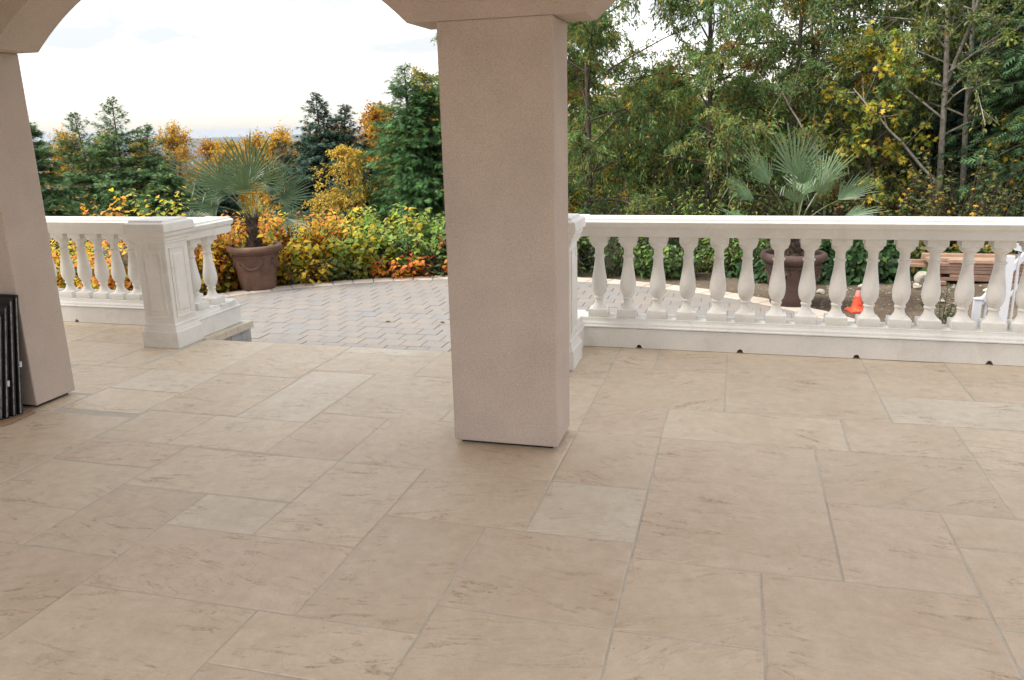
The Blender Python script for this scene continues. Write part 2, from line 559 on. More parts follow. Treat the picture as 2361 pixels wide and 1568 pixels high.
# ------------------------------------------------------------------ terrain
LOW = -0.36          # level of the pavers and the yard
def smooth(a, b, x):
    t = np.clip((x - a) / (b - a), 0, 1)
    return t * t * (3 - 2 * t)
def terrain_h(x, y):
    x = np.asarray(x, float); y = np.asarray(y, float)
    d = np.maximum(0, np.hypot(x + 2.7, y - 6.0) - 6.2)      # distance beyond the terrace rim
    wl = 1 - smooth(-2.5, 4.5, x - .12 * (y - 12))           # 1 on the left where the hill falls away
    wl = np.where(y < 6, wl * smooth(-3, 6, y), wl)
    drop = .24 * np.minimum(d, 60) + .075 * np.clip(d - 60, 0, 1500)
    rise = -.035 * np.minimum(d, 60) + .08 * np.clip(d - 70, 0, 1500)
    h = LOW - .03 - wl * drop - (1 - wl) * rise
    return np.maximum(h, -128)
def make_ground():
    rad = np.concatenate([np.linspace(0, 24, 34), 24 * 1.16 ** np.arange(1, 44)])
    na = 120
    ang = np.linspace(0, 2 * math.pi, na, endpoint=False)
    X = -1 + rad[:, None] * np.cos(ang); Y = 8 + rad[:, None] * np.sin(ang)
    Z = terrain_h(X, Y)
    V = np.stack([X, Y, Z], -1).reshape(-1, 3)
    Fc = [(i * na + k, i * na + (k + 1) % na, (i + 1) * na + (k + 1) % na, (i + 1) * na + k) for i in range(len(rad) - 1) for k in range(na)]
    mb = MB(); mb.add(V, Fc)
    struct(mb.build('ground', GROUND, smooth=60))
make_ground()

def make_hills():
    rs = np.random.default_rng(3)
    n = 260
    a = np.linspace(R(95), R(175), n)           # direction from the camera, left half of the view
    prof = np.zeros(n)
    for k in range(1, 7):
        prof += np.sin(a * 9 * 1.9 ** k + rs.uniform(0, 6)) * 14 / 1.7 ** k
    prof += rs.normal(0, 1.5, n)
    lift = np.interp(np.degrees(a), [95, 110, 120, 128, 140, 175], [-2, -18, -38, -58, -62, -70])
    d = 6200
    V, Fc = [], []
    for i in range(n):
        top = lift[i] + prof[i] * .55
        c, s_ = math.cos(a[i]), math.sin(a[i])
        V += [(c * d, s_ * d, -140), (c * (d + 500), s_ * (d + 500), top - 25), (c * (d + 1300), s_ * (d + 1300), top), (c * (d + 2600), s_ * (d + 2600), -140)]
    for i in range(n - 1):
        for k in range(3):
            Fc.append((i * 4 + k, i * 4 + k + 1, i * 4 + 5 + k, i * 4 + 4 + k))
    mb = MB(); mb.add(V, Fc)
    struct(mb.build('hills', HILL, smooth=80))
make_hills()
def make_city():
    rs = np.random.default_rng(5)
    for k in range(22):
        a = R(rs.uniform(131.6, 136.6))
        d = rs.uniform(4700, 5300)
        wd, h = rs.uniform(18, 34), rs.uniform(66, 106)
        x, y = math.cos(a) * d, math.sin(a) * d
        mb = MB()
        mb.box(-wd / 2, wd / 2, -wd / 2, wd / 2, -2, h)
        mb.box(-wd / 3, wd / 3, -wd / 3, wd / 3, h, h + rs.uniform(3, 9))
        for q in range(3):
            mb.box(-wd / 2 - .8, wd / 2 + .8, -wd / 2 - .8, wd / 2 + .8, h * (q + 1) / 4 - .6, h * (q + 1) / 4 + .6)
        o = mb.build('distant_tower', CITY)
        o.location = (x, y, -128)
        o.rotation_euler = (0, 0, a)
        tag(o, 'hazy pale blue tower of the distant city skyline beside the left stucco column', 'tower', 'towers of the distant city')
    for k, (px, lab) in enumerate([(127.5, 'left one of two thin reddish harbour cranes on the hazy horizon'), (127.0, 'right one of two thin reddish harbour cranes on the hazy horizon')]):
        a = R(px); d = 3300
        mb = MB()
        for sx in (-9, 9):
            for sy in (-6, 6):
                mb.tube([(sx, sy, 0), (sx * .75, sy, 52)], [1.3, 1.1], 4)
        mb.box(-9, 9, -7, 7, 28, 30.5); mb.box(-32, 12, -2.5, 2.5, 50, 53)
        mb.tube([(4, 0, 52), (8, 0, 98)], [1.4, 1.0], 4)
        mb.tube([(-6, 0, 52), (-12, 0, 104)], [1.4, 1.1], 4)
        mb.tube([(8, 0, 98), (-9, 0, 80)], [.7, .7], 4)
        o = mb.build('harbour_crane', CRANE); o.scale = (1.12, 1.12, 1.12)
        o.location = (math.cos(a) * d, math.sin(a) * d, -128)
        o.rotation_euler = (0, 0, a + 1.57)
        tag(o, lab, 'crane', 'harbour cranes on the horizon')
make_city()

# ------------------------------------------------------------------ patio slabs
def make_patio():
    base = MB()
    base.box(-9.0, 3.6, -1.6, 6.06, -.40, -.012)
    base.box(-9.0, -4.30, 6.06, 6.42, -.40, -.055)
    base.box(-1.42, 3.6, 6.06, 6.42, -.40, -.055)
    # nose of the slab between the piers is at y = 5.75
    p = MB()
    p.box(-9.0, 3.6, -1.6, 5.72, -.40, -.0029)
    p.box(-9.0, -4.33, 5.722, 6.40, -.40, -.0029)
    p.box(-1.40, 3.6, 5.722, 6.40, -.40, -.0029)
    patio = struct(p.build('patio', MORTAR))
    rects = [(-.35, .45, 2.96, 4.28), (.45, 1.22, 3.64, 4.28), (.45, .92, 2.96, 3.64), (.92, 1.55, 3.33, 3.64), (.92, 1.55, 2.76, 3.33), (.15, .92, 2.0, 2.96), (.92, 1.55, 2.0, 2.76), (-1.63, -1.0, 1.3, 1.975), (-2.42, -1.63, 1.2, 1.5),
             (-.35, .15, 2.46, 2.96), (-.35, .15, 1.8, 2.46), (-1.0, -.35, 2.46, 3.08), (-1.0, -.35, 1.8, 2.46), (-1.48, -1.0, 2.285, 3.08), (-1.63, -1.0, 1.975, 2.285),
             (-1.48, -.82, 3.08, 3.6), (-.82, -.35, 3.08, 3.6), (-.82, -.35, 3.6, 4.28), (-.82, -.35, 4.28, 4.77), (-.82, -.02, 4.77, 5.57), (-.82, -.52, 5.57, 6.115), (-.52, -.02, 5.57, 6.115),
             (-.35, .63, 4.28, 4.77), (.63, 1.22, 4.28, 4.77), (1.22, 1.9, 4.12, 4.77), (1.22, 1.9, 3.64, 4.12), (-.02, .91, 4.77, 6.115), (.91, 1.7, 4.77, 5.255), (.91, 1.45, 5.255, 6.115),
             (1.45, 2.1, 5.255, 6.115), (1.7, 2.4, 4.77, 5.255), (-1.97, -.82, 3.6, 4.28), (-1.97, -1.48, 2.785, 3.6), (-2.42, -1.48, 2.285, 2.785), (-2.42, -1.63, 1.5, 2.285), (-2.42, -1.97, 2.785, 3.11),
             (-2.91, -2.42, 2.49, 3.11), (-3.2, -2.42, 1.7, 2.49), (-3.54, -2.91, 2.82, 3.31), (-3.54, -2.91, 2.49, 2.82), (-2.91, -1.97, 3.11, 3.61), (-3.54, -2.91, 3.31, 3.62), (-3.06, -2.43, 3.62, 4.1),
             (-3.54, -3.06, 3.62, 4.1), (-2.43, -1.97, 3.61, 4.27), (-2.92, -2.43, 4.1, 5.08), (-3.56, -2.92, 4.1, 4.89), (-4.15, -3.56, 4.44, 4.89), (-4.15, -3.56, 4.02, 4.44), (-4.8, -4.15, 4.3, 4.89),
             (-2.43, -1.65, 4.27, 5.1), (-1.65, -.82, 4.28, 5.285), (-2.15, -1.4, 5.1, 5.75), (-2.94, -2.15, 5.58, 5.75), (-2.94, -2.15, 5.09, 5.58), (-3.62, -2.94, 4.89, 5.75), (-4.28, -3.62, 4.89, 5.75), (-1.4, -.82, 5.285, 6.115)]
    light = {(-.82, 3.08), (-2.42, 2.785), (-2.92, 4.1), (-4.15, 4.44), (.91, 4.77), (-2.94, 5.58)}
    # fill what the drawn joints leave open
    c = .155
    x0, x1, y0, y1 = -8.2, 3.5, -1.0, 6.13
    nx, ny = int((x1 - x0) / c), int((y1 - y0) / c)
    occ = np.zeros((nx, ny), bool)
    for a, b, d, e_ in rects:
        occ[max(0, int(math.floor((a - x0) / c + .02))):max(0, int(math.ceil((b - x0) / c - .02))), max(0, int(math.floor((d - y0) / c + .02))):int(math.ceil((e_ - y0) / c - .02))] = True
    rs = np.random.default_rng(11)
    extra = []
    for j in range(ny):
        for i in range(nx):
            if occ[i, j]:
                continue
            wi, hj = rs.integers(3, 6), rs.integers(3, 6)
            ii = i
            while ii < nx and ii < i + wi and not occ[ii, j]: ii += 1
            jj = j
            while jj < ny and jj < j + hj and not occ[i:ii, jj].any(): jj += 1
            occ[i:ii, j:jj] = True
            extra.append((x0 + i * c, x0 + ii * c, y0 + j * c, y0 + jj * c))
    tints = [(.625, .515, .385), (.635, .525, .392), (.612, .502, .373), (.62, .502, .380), (.645, .54, .405)]
    for q, (a, b, d, e_) in enumerate(rects + extra):
        if d >= 5.749 and -4.3 < a < -1.5: continue
        e_ = min(e_, 5.75) if (-4.3 < (a + b) / 2 < -1.4) else e_
        if e_ - d < .05: continue
        g = .0040
        jx = rs.uniform(-.0015, .0015, 4)
        w_, h_ = b - a - 2 * g, e_ - d - 2 * g
        if w_ < .03 or h_ < .03: continue
        mb = MB()
        k = max(2, int(w_ / .14)); l = max(2, int(h_ / .14))
        top = [(-w_ / 2 + w_ * t, -h_ / 2) for t in np.linspace(0, 1, k)[:-1]] + [(w_ / 2, -h_ / 2 + h_ * t) for t in np.linspace(0, 1, l)[:-1]] + \
              [(w_ / 2 - w_ * t, h_ / 2) for t in np.linspace(0, 1, k)[:-1]] + [(-w_ / 2, h_ / 2 - h_ * t) for t in np.linspace(0, 1, l)[:-1]]
        top = np.array(top) + rs.normal(0, .0011, (len(top), 2))
        mb.slab(top, -.03, rs.uniform(-.0012, .0008), .0022)
        o = mb.build('slab', SLAB, patio)
        o.location = ((a + b) / 2, (d + e_) / 2, 0)
        t = np.array(tints[rs.integers(0, 5)]) * rs.uniform(.97, 1.03)
        if (a, d) in light:
            t = np.array((.655, .57, .45))
        o.color = (*t, 1)
    # pale edge of the cast slab under the left return, and block courses below it
    cap = MB(); cap.box(-4.62, -4.285, 5.752, 6.45, -.062, -.0045)
    o = cap.build('edge_stone', SLAB, patio); o.color = (.60, .53, .43, 1)
    for lvl in range(2):
        for i in range(2):
            bm_ = MB()
            ya = 5.76 + i * .36 - lvl * .10
            bm_.slab([(-4.6, max(ya, 5.753)), (-4.31, max(ya, 5.753)), (-4.31, min(ya + .352, 6.43)), (-4.6, min(ya + .352, 6.43))], -.062 - .15 * (lvl + 1) + .006, -.062 - .15 * lvl - .003, .006)
            bm_.build('block', BLOCK, patio)
    # hidden steps down to the pavers
    for i in range(2):
        s_ = MB(); s_.box(-4.28, -1.45, 5.722 + .0, 5.74 + .30 * (1 - i) + .002, -.40, -.13 - .12 * i)
        s_.build('step', MORTAR, patio)
make_patio()

# ------------------------------------------------------------------ paved terrace
CX, CY, RO = -2.70, 6.0, 4.90
def clip_disc(poly, r):
    n = 96
    out_ = [tuple(p) for p in poly]
    for k in range(n):
        a = 2 * math.pi * (k + .5) / n
        nx_, ny_ = math.cos(a), math.sin(a)
        lim = r * math.cos(math.pi / n)
        res = []
        for i in range(len(out_)):
            p, q = out_[i], out_[(i + 1) % len(out_)]
            dp = (p[0] - CX) * nx_ + (p[1] - CY) * ny_ - lim
            dq = (q[0] - CX) * nx_ + (q[1] - CY) * ny_ - lim
            if dp <= 0: res.append(p)
            if dp * dq < 0:
                t = dp / (dp - dq)
                res.append((p[0] + t * (q[0] - p[0]), p[1] + t * (q[1] - p[1])))
        out_ = res
        if len(out_) < 3: return []
    return out_
def make_terrace():
    n = 96
    bed = MB()
    ring = [(CX + (RO - .02) * math.cos(2 * math.pi * k / n), CY + (RO - .02) * math.sin(2 * math.pi * k / n)) for k in range(n)]
    ring = [(x, max(y, 5.9)) for x, y in ring]
    bed.slab(ring, -.6, LOW - .006, .003)
    terrace = struct(bed.build('terrace', BEDSAND))
    rs = np.random.default_rng(2)
    # coping stones along the rim
    rw = .26
    na = 54
    for k in range(na):
        a0, a1 = math.pi * k / na + .0009, math.pi * (k + 1) / na - .0009
        if a0 < -.1: continue
        pts = [(CX + r * math.cos(a), CY + r * math.sin(a)) for r, a in [(RO - rw + .004, a0), (RO + .02, a0), (RO + .02, (a0 + a1) / 2), (RO + .02, a1), (RO - rw + .004, a1), (RO - rw + .004, (a0 + a1) / 2)]]
        pts = [(x, max(y, 6.115)) for x, y in pts]
        mb = MB(); mb.slab(pts, -.58, LOW + .004 + rs.uniform(-.001, .002), .006)
        mb.build('coping', COPING, terrace)
    ph, pw, g = .2225, .2205, .0022
    cand = []
    row = 0
    y = 7.307 - 6 * ph
    while y < CY + RO:
        x = -8.08 + (pw / 2 if row % 2 else 0) + rs.normal(0, .006)
        while x < 2.6:
            gy = .0042
            poly = [(x + g, y + gy), (x + pw - g, y + gy), (x + pw - g, y + ph - gy), (x + g, y + ph - gy)]
            full = all(math.hypot(a - CX, b - CY) < RO - rw - .003 for a, b in poly)
            pl = poly if full else clip_disc(poly, RO - rw - .003)
            if len(pl) >= 3:
                A = .5 * abs(sum(pl[i][0] * pl[(i + 1) % len(pl)][1] - pl[(i + 1) % len(pl)][0] * pl[i][1] for i in range(len(pl))))
                if A > .002:
                    cx_, cy_ = x + pw / 2, y + ph / 2
                    # what the patio edge, the piers and the column leave in view
                    hid = cy_ < 6.85 and cx_ < -1.2
                    ratio = cx_ / cy_
                    hid = hid or ratio < -.76 or -.375 < ratio < -.20
                    cand.append((-A / cy_ ** 2 + (10 if hid else 0), full, pl, cx_, cy_))
            x += pw
        y += ph
        row += 1
    cand.sort(key=lambda q: q[0])
    unit = MB(); unit.slab([(-pw / 2 + g, -ph / 2 + gy), (pw / 2 - g, -ph / 2 + gy), (pw / 2 - g, ph / 2 - gy), (-pw / 2 + g, ph / 2 - gy)], -.05, 0, .003)
    proto = None
    rest = MB()
    for i, (_, full, pl, cx_, cy_) in enumerate(cand):
        z = LOW + rs.normal(0, .0012)
        if i < 300:
            if full:
                if proto is None:
                    o = proto = unit.build('paver', PAVER, terrace)
                else:
                    o = link('paver', proto.data, terrace)
                o.location = (cx_, cy_, z)
                o.rotation_euler = (0, 0, rs.normal(0, .003) + (math.pi if rs.random() < .5 else 0))
            else:
                mb = MB(); mb.slab(pl, LOW - .05, z, .004)
                mb.build('paver', PAVER, terrace)
        else:
            rest.slab(pl, LOW - .05, z, .004)
    o = rest.build('paver', PAVER, terrace)
    o['kind'] = 'stuff'
make_terrace()

# ------------------------------------------------------------------ stucco arcade
def make_arcade():
    t = thing('porch_arcade', 'beige stucco porch arcade with square columns and shallow arches overhead', 'porch')
    y0, y1 = 3.972, 4.300
    cols = [(-4.876, -4.293), (-1.450, -.867), (1.976, 2.559)]
    zi = 2.19
    zt = 3.05
    for a, b in cols:
        m = MB()
        m.box(a, b, y0, y1, .020, zi)
        c = m.build('column', STUCCO, t)
        bv = c.modifiers.new('bevel', 'BEVEL'); bv.width = .008; bv.segments = 2
        f = MB(); f.box(a + .035, b - .035, y0 + .035, y1 - .035, -.005, .03)
        f.build('gap_shade_core', DARK, c)  # recessed core coloured near-black, painting the shade of the gap under the stucco
    prof = [(-8.8, zi), (cols[0][0] - .145, zi)] if False else []
    edges = [(-7.86 + .15, cols[0][0] - .15), (cols[0][1] + .15, cols[1][0] - .15), (cols[1][1] + .15, cols[2][0] - .15)]
    th = R(44)
    pts = [(-8.6, zi)]
    for a, b in edges:
        half = (b - a) / 2
        r = half / math.sin(th)
        cxm = (a + b) / 2
        for q in np.linspace(-th, th, 41):
            pts.append((cxm + r * math.sin(q), zi + r * (math.cos(q) - math.cos(th))))
    pts.append((2.75, zi))
    m = MB()
    n = len(pts)
    V = []
    for x, z in pts:
        V += [(x, y0, z), (x, y1, z), (x, y1, zt), (x, y0, zt)]
    Fc = []
    for i in range(n - 1):
        p, q = i * 4, i * 4 + 4
        Fc += [(p, q, q + 3, p + 3), (p + 1, p + 2, q + 2, q + 1), (p, p + 1, q + 1, q), (p + 3, q + 3, q + 2, p + 2)]
    Fc += [(0, 3, 2, 1), (4 * n - 4, 4 * n - 3, 4 * n - 2, 4 * n - 1)]
    m.add(V, Fc)
    m.build('arch_wall', STUCCO, t, smooth=30)
    c = MB(); c.box(-8.6, 2.75, ROOF_BACK, y0 - .003, 2.93, 3.06)
    c.build('ceiling', STUCCO, t)
    c = MB(); c.box(-6.5, -6.2, -1.5, y0 - .004, .004, 2.926)
    c.build('added_side_wall', STUCCO, t)  # unseen wall added to keep light off the left column and arch
    c = MB(); c.box(-8.6, 2.75, y1 + .003, 5.25, 3.07, 3.2)
    c.build('added_eave', STUCCO, t)  # unseen overhang added to shade the far floor and the balustrade fronts
ROOF_BACK = 0.0
make_arcade()

# ------------------------------------------------------------------ balustrades
BZ0, BZ1 = .222, .850        # underside of baluster foot, underside of rail
def baluster_mesh():
    m = MB()
    H = BZ1 - BZ0
    # square foot with a slightly domed top
    m.sq([(.073, 0), (.0745, .003), (.0745, .054), (.071, .059), (.05, .063)], 0, 0)
    prof = [(.060, .050), (.062, .058), (.058, .063), (.048, .074), (.036, .094), (.031, .112), (.0305, .130), (.036, .136), (.037, .144), (.034, .150), (.031, .153), (.034, .160),
            (.045, .178), (.0535, .204), (.057, .234), (.0565, .262), (.052, .300), (.045, .345), (.0385, .390), (.0345, .430), (.0335, .452), (.040, .457), (.0425, .464), (.040, .471),
            (.0325, .475), (.032, .500), (.033, .522), (.040, .532), (.050, .540), (.058, .548), (.061, .558), (.061, .572), (.060, .580)]
    m.lathe([(r * 1.07, z * H / .628) for r, z in prof], 22)
    s_ = H / .628
    m.sq([(.062, .572 * s_), (.068, .578 * s_), (.068, H + .002)], 0, 0)
    me = m.build('baluster', WHITE, None, smooth=40)
    d = me.data
    bpy.data.objects.remove(me)
    return d
BAL = baluster_mesh()
def rail_prof(c):
    h = [(.112, .848), (.117, .855), (.119, .902), (.125, .914), (.138, .920), (.143, .926), (.152, .957), (.149, .961), (.128, .970), (.122, .982)]
    return [(c - a, z) for a, z in h] + [(c + a, z) for a, z in reversed(h)]
def plinth_prof(c, f=.135):
    h = [(f, 0.003), (f, .150), (f + .006, .157), (f + .006, .165), (f - .010, .172), (f - .014, .186), (f - .030, .198), (f - .036, .214), (f - .036, .2215)]
    return [(c - a, z) for a, z in h] + [(c + a, z) for a, z in reversed(h)]
def holes_plinth(mb, x0, x1, y_front, holes):
    """front skin of a plinth with half round weep holes, 9 cm deep"""
    holes = sorted(holes)
    xs = [x0]
    for hx in holes:
        xs += [hx - .03, hx + .03]
    xs.append(x1)
    yb = y_front + .09
    for i in range(0, len(xs), 2):
        mb.box(xs[i], xs[i + 1], y_front, yb, .003, .152)
    for hx in holes:
        n = 8
        V = []
        for k in range(n + 1):
            a = math.pi * k / n
            V.append((hx - .022 * math.cos(a), .004 + .027 * math.sin(a)))
        top = [(hx - .03, .003)] + [(hx - .03 + .06 * k / n, .152) for k in range(n + 1)] + [(hx + .03, .003)]
        a2 = top[1:-1]
        for yy, flip in ((y_front, 0), ):
            pts = [(v[0], yy, v[1]) for v in V] + [(v[0], yy, v[1]) for v in a2]
            Fc = [(k, k + 1, n + 2 + k, n + 1 + k) for k in range(n)]
            Fc += [(0, n + 1, 2 * n + 2), (n, 2 * n + 3, 2 * n + 1)]
            pts += [(hx - .03, yy, .003), (hx + .03, yy, .003)]
            mb.add(pts, Fc)
        tun = [(v[0], y_front, v[1]) for v in V] + [(v[0], yb, v[1]) for v in V]
        mb.add(tun, [(k, k + n + 1, k + n + 2, k + 1) for k in range(n)])
def pier(parent, cx, cy, zt=1.058):
    shaft = MB()
    h = .137
    shaft.sq([(h, .19), (h, .87)], cx, cy)
    p = shaft.build('pier', WHITE, parent)
    b = MB(); b.sq([(.168, 0.002), (.168, .133), (.163, .140), (.156, .146), (.156, .153), (.151, .160), (.146, .178), (.1475, .187), (.1475, .195), (.1405, .204), (.138, .206)], cx, cy)
    b.build('pier_base', WHITE, p)
    c = MB(); c.sq([(.138, .866), (.1475, .872), (.1475, .885), (.155, .897), (.157, .913), (.166, .925), (.174, .935), (.176, .955), (.184, .962), (.192, .972), (.187, 1.030), (.176, 1.039), (.158, 1.043), (.154, 1.052), (.150, zt)], cx, cy)
    c.build('pier_cap', WHITE, p)
    # raised panel mouldings on the four faces
    for k in range(4):
        m = MB()
        ca, sa = math.cos(k * math.pi / 2), math.sin(k * math.pi / 2)
        def frame(w0, z0, z1, w, d0, d1):
            # picture-frame moulding: outer half width w0, ring width w, proud d0..d1
            o_ = [(-w0, z0), (w0, z0), (w0, z1), (-w0, z1)]
            i_ = [(-w0 + w, z0 + w), (w0 - w, z0 + w), (w0 - w, z1 - w), (-w0 + w, z1 - w)]
            V = []
            for pts, d in ((o_, -.004), (o_, d0), (i_, d1), (i_, -.004)):
                for a, z in pts:
                    lx, ly = a, -(h + d)
                    V.append((cx + lx * ca - ly * sa, cy + lx * sa + ly * ca, z))
            Fc = []
            for L_ in range(3):
                for q in range(4):
                    j = (q + 1) % 4
                    Fc.append((L_ * 4 + q, L_ * 4 + j, L_ * 4 + 4 + j, L_ * 4 + 4 + q))
            m.add(V, Fc)
        frame(.098, .25, .83, .018, .010, .004)
        frame(.062, .30, .78, .010, .003, .008)
        V = []
        for a, z in [(-.052, .31), (.052, .31), (.052, .77), (-.052, .77)]:
            lx, ly = a, -(h + .008)
            V.append((cx + lx * ca - ly * sa, cy + lx * sa + ly * ca, z))
        m.add(V, [(0, 1, 2, 3)])
        m.build('panel', WHITE, p)
def make_balustrade(label, xs_bal, x0, x1, holes, pier_c, ret_x, ret_bal, cap_end, zs=1.):
    t = thing('balustrade', label, 'balustrade', group='white stone balustrades at the patio edge')
    yc = 6.225
    pl = MB()
    pr = plinth_prof(yc, .135)
    core = [(y if y > yc else max(y, yc - .135 + .088), z) if z < .151 else (y, z) for y, z in pr]
    pl.sweep_x(core, x0, x1)
    holes_plinth(pl, x0 + .001, x1 - .001, yc - .1352, holes)
    pl.build('plinth', WHITE, t)
    MB().sweep_x(rail_prof(yc), x0, x1).build('handrail', WHITE, t)
    for x in xs_bal:
        o = link('baluster', BAL, t)
        o.location = (x, yc, BZ0)
        o.rotation_euler = (0, 0, math.pi / 2 * (int(abs(x) * 977) % 4))
    pier(t, *pier_c)
    # short return behind the pier
    pc = MB(); pc.sweep_y([(x, z + .0013) for x, z in plinth_prof(ret_x, .131)], pier_c[1] + .10, cap_end)
    pc.build('return_plinth', WHITE, t)
    rp_ = MB(); rp_.sweep_y([(x, z + .0016) for x, z in rail_prof(ret_x)], pier_c[1] + .10, cap_end + .012)
    rp_.build('return_handrail', WHITE, t)
    for y in ret_bal:
        o = link('baluster', BAL, t)
        o.location = (ret_x, y, BZ0 + .0015)
    t.scale = (1, 1, zs)
    return t
make_balustrade('white stone balustrade left of the steps with square pier and vase balusters', [-6.92, -6.70, -6.49, -6.284, -6.072, -5.879, -5.687, -5.503, -5.318, -5.13, -4.94, -4.75], -8.4, -4.36, [-5.93, -6.75, -7.5],
                (-4.488, 5.596), -4.482, [5.93, 6.165], 6.372, .978)
make_balustrade('long white stone balustrade right of the stucco column with vase balusters', [-1.012, -.788, -.560, -.335, -.112, .093, .314, .523, .733, .952, 1.159, 1.352, 1.565, 1.762, 1.948, 2.15, 2.36, 2.57, 2.78, 3.0, 3.2], -1.34, 3.5, [-.68, .07, .88, 1.74, 2.6],
                (-1.233, 5.596), -1.239, [5.93], 6.372, 1.014)

# ------------------------------------------------------------------ foliage tools
TEMPL = {
    'lance': (np.array([(0, 0, 0), (.42, .15, .05), (1, 0, -.16), (.42, -.15, .05)]), [(0, 2, 1), (0, 3, 2)]),
    'oval': (np.array([(0, 0, 0), (.30, .25, .05), (.68, .21, .02), (1, 0, -.12), (.68, -.21, .02), (.30, -.25, .05)]), [(0, 3, 1), (1, 3, 2), (0, 5, 3), (5, 4, 3)]),
    'heart': (np.array([(0, 0, 0), (-.10, .22, .03), (.12, .40, .06), (.52, .32, .02), (1, 0, -.14), (.52, -.32, .02), (.12, -.40, .06), (-.10, -.22, .03)]), [(0, 2, 1), (0, 3, 2), (0, 4, 3), (0, 5, 4), (0, 6, 5), (0, 7, 6)]),
    'maple': (np.array([(0, 0, 0), (.05, .42, .02), (.38, .20, .03), (.62, .48, -.06), (.66, .14, 0), (1, 0, -.12), (.66, -.14, 0), (.62, -.48, -.06), (.38, -.20, .03), (.05, -.42, .02)]),
              [(0, 2, 1), (2, 4, 3), (0, 4, 2), (0, 6, 4), (4, 6, 5), (0, 8, 6), (6, 8, 7), (0, 9, 8)]),
}
def spray_template(pairs=4):
    V, Fc = [], []
    def tri(a, b, c):
        i = len(V); V.extend([a, b, c]); Fc.append((i, i + 1, i + 2))
    for k in range(pairs):
        x = .05 + .80 * k / pairs
        ln = .34 * (1 - .65 * k / pairs)
        for s_ in (-1, 1):
            tri((x, 0, 0), (x + .13, 0, .0), (x + .10 + ln * .75, s_ * ln, -.05 - .05 * k / pairs))
    tri((.55, -.03, 0), (.55, .03, 0), (1.05, 0, -.10))
    return np.array(V, float), Fc
TEMPL['spray'] = spray_template()
TEMPL['far'] = (np.array([(0, 0, 0), (.5, .3, .05), (1, 0, -.1), (.5, -.3, .05)]), [(0, 2, 1), (0, 3, 2)])

def tuft_template():
    V, Fc = [], []
    for a, l in ((-.7, .7), (-.25, .95), (.2, 1.0), (.65, .72)):
        d = np.array([math.cos(a), math.sin(a)]); p = np.array([-d[1], d[0]]) * .075
        i = len(V)
        V += [(*(d * .05 - p), 0), (*(d * .05 + p), 0), (*(d * l), -.08)]
        Fc.append((i, i + 1, i + 2))
    return np.array(V, float), Fc
TEMPL['tuft'] = tuft_template()
def unit(v):
    return v / (np.linalg.norm(v, axis=-1, keepdims=True) + 1e-9)
def leaf_object(name, P, D, Nn, S, C, tmpl, mat, parent):
    P = np.asarray(P, float); D = unit(np.asarray(D, float)); Nn = np.asarray(Nn, float)
    T, Fc = TEMPL[tmpl]
    side = unit(np.cross(Nn, D)); up = np.cross(D, side)
    n, k = len(P), len(T)
    S = np.asarray(S, float)[:, None, None]
    V = P[:, None, :] + S * (T[None, :, 0:1] * D[:, None, :] + T[None, :, 1:2] * side[:, None, :] + T[None, :, 2:3] * up[:, None, :])
    V = V.reshape(-1, 3)
    tri = (np.array(Fc)[None] + (np.arange(n) * k)[:, None, None]).reshape(-1, 3)
    me = bpy.data.meshes.new(name)
    me.vertices.add(len(V)); me.vertices.foreach_set('co', V.astype(np.float32).ravel())
    me.loops.add(tri.size); me.loops.foreach_set('vertex_index', tri.astype(np.int32).ravel())
    me.polygons.add(len(tri)); me.polygons.foreach_set('loop_start', np.arange(0, tri.size, 3, dtype=np.int32))
    ca = me.color_attributes.new('tint', 'FLOAT_COLOR', 'POINT')
    C4 = np.concatenate([np.clip(C, 0.005, .9), np.ones((n, 1))], 1)
    ca.data.foreach_set('color', np.repeat(C4, k, 0).astype(np.float32).ravel())
    me.materials.append(mat)
    me.update(calc_edges=True)
    return link(name, me, parent)

def pick(rs, pal, n):
    """pal: list of (colour, weight)"""
    w_ = np.array([p[1] for p in pal], float); w_ /= w_.sum()
    idx = rs.choice(len(pal), n, p=w_)
    return np.array([p[0] for p in pal])[idx]

GREEN = (.105, .175, .060); DKGREEN = (.060, .105, .044); OLIVE = (.180, .182, .054); YGREEN = (.30, .35, .060); YEL = (.66, .46, .045); GOLD = (.58, .32, .035); ORANGE = (.62, .24, .045); RUST = (.32, .135, .045); RED = (.52, .11, .045); BRIGHT = (.20, .33, .075)

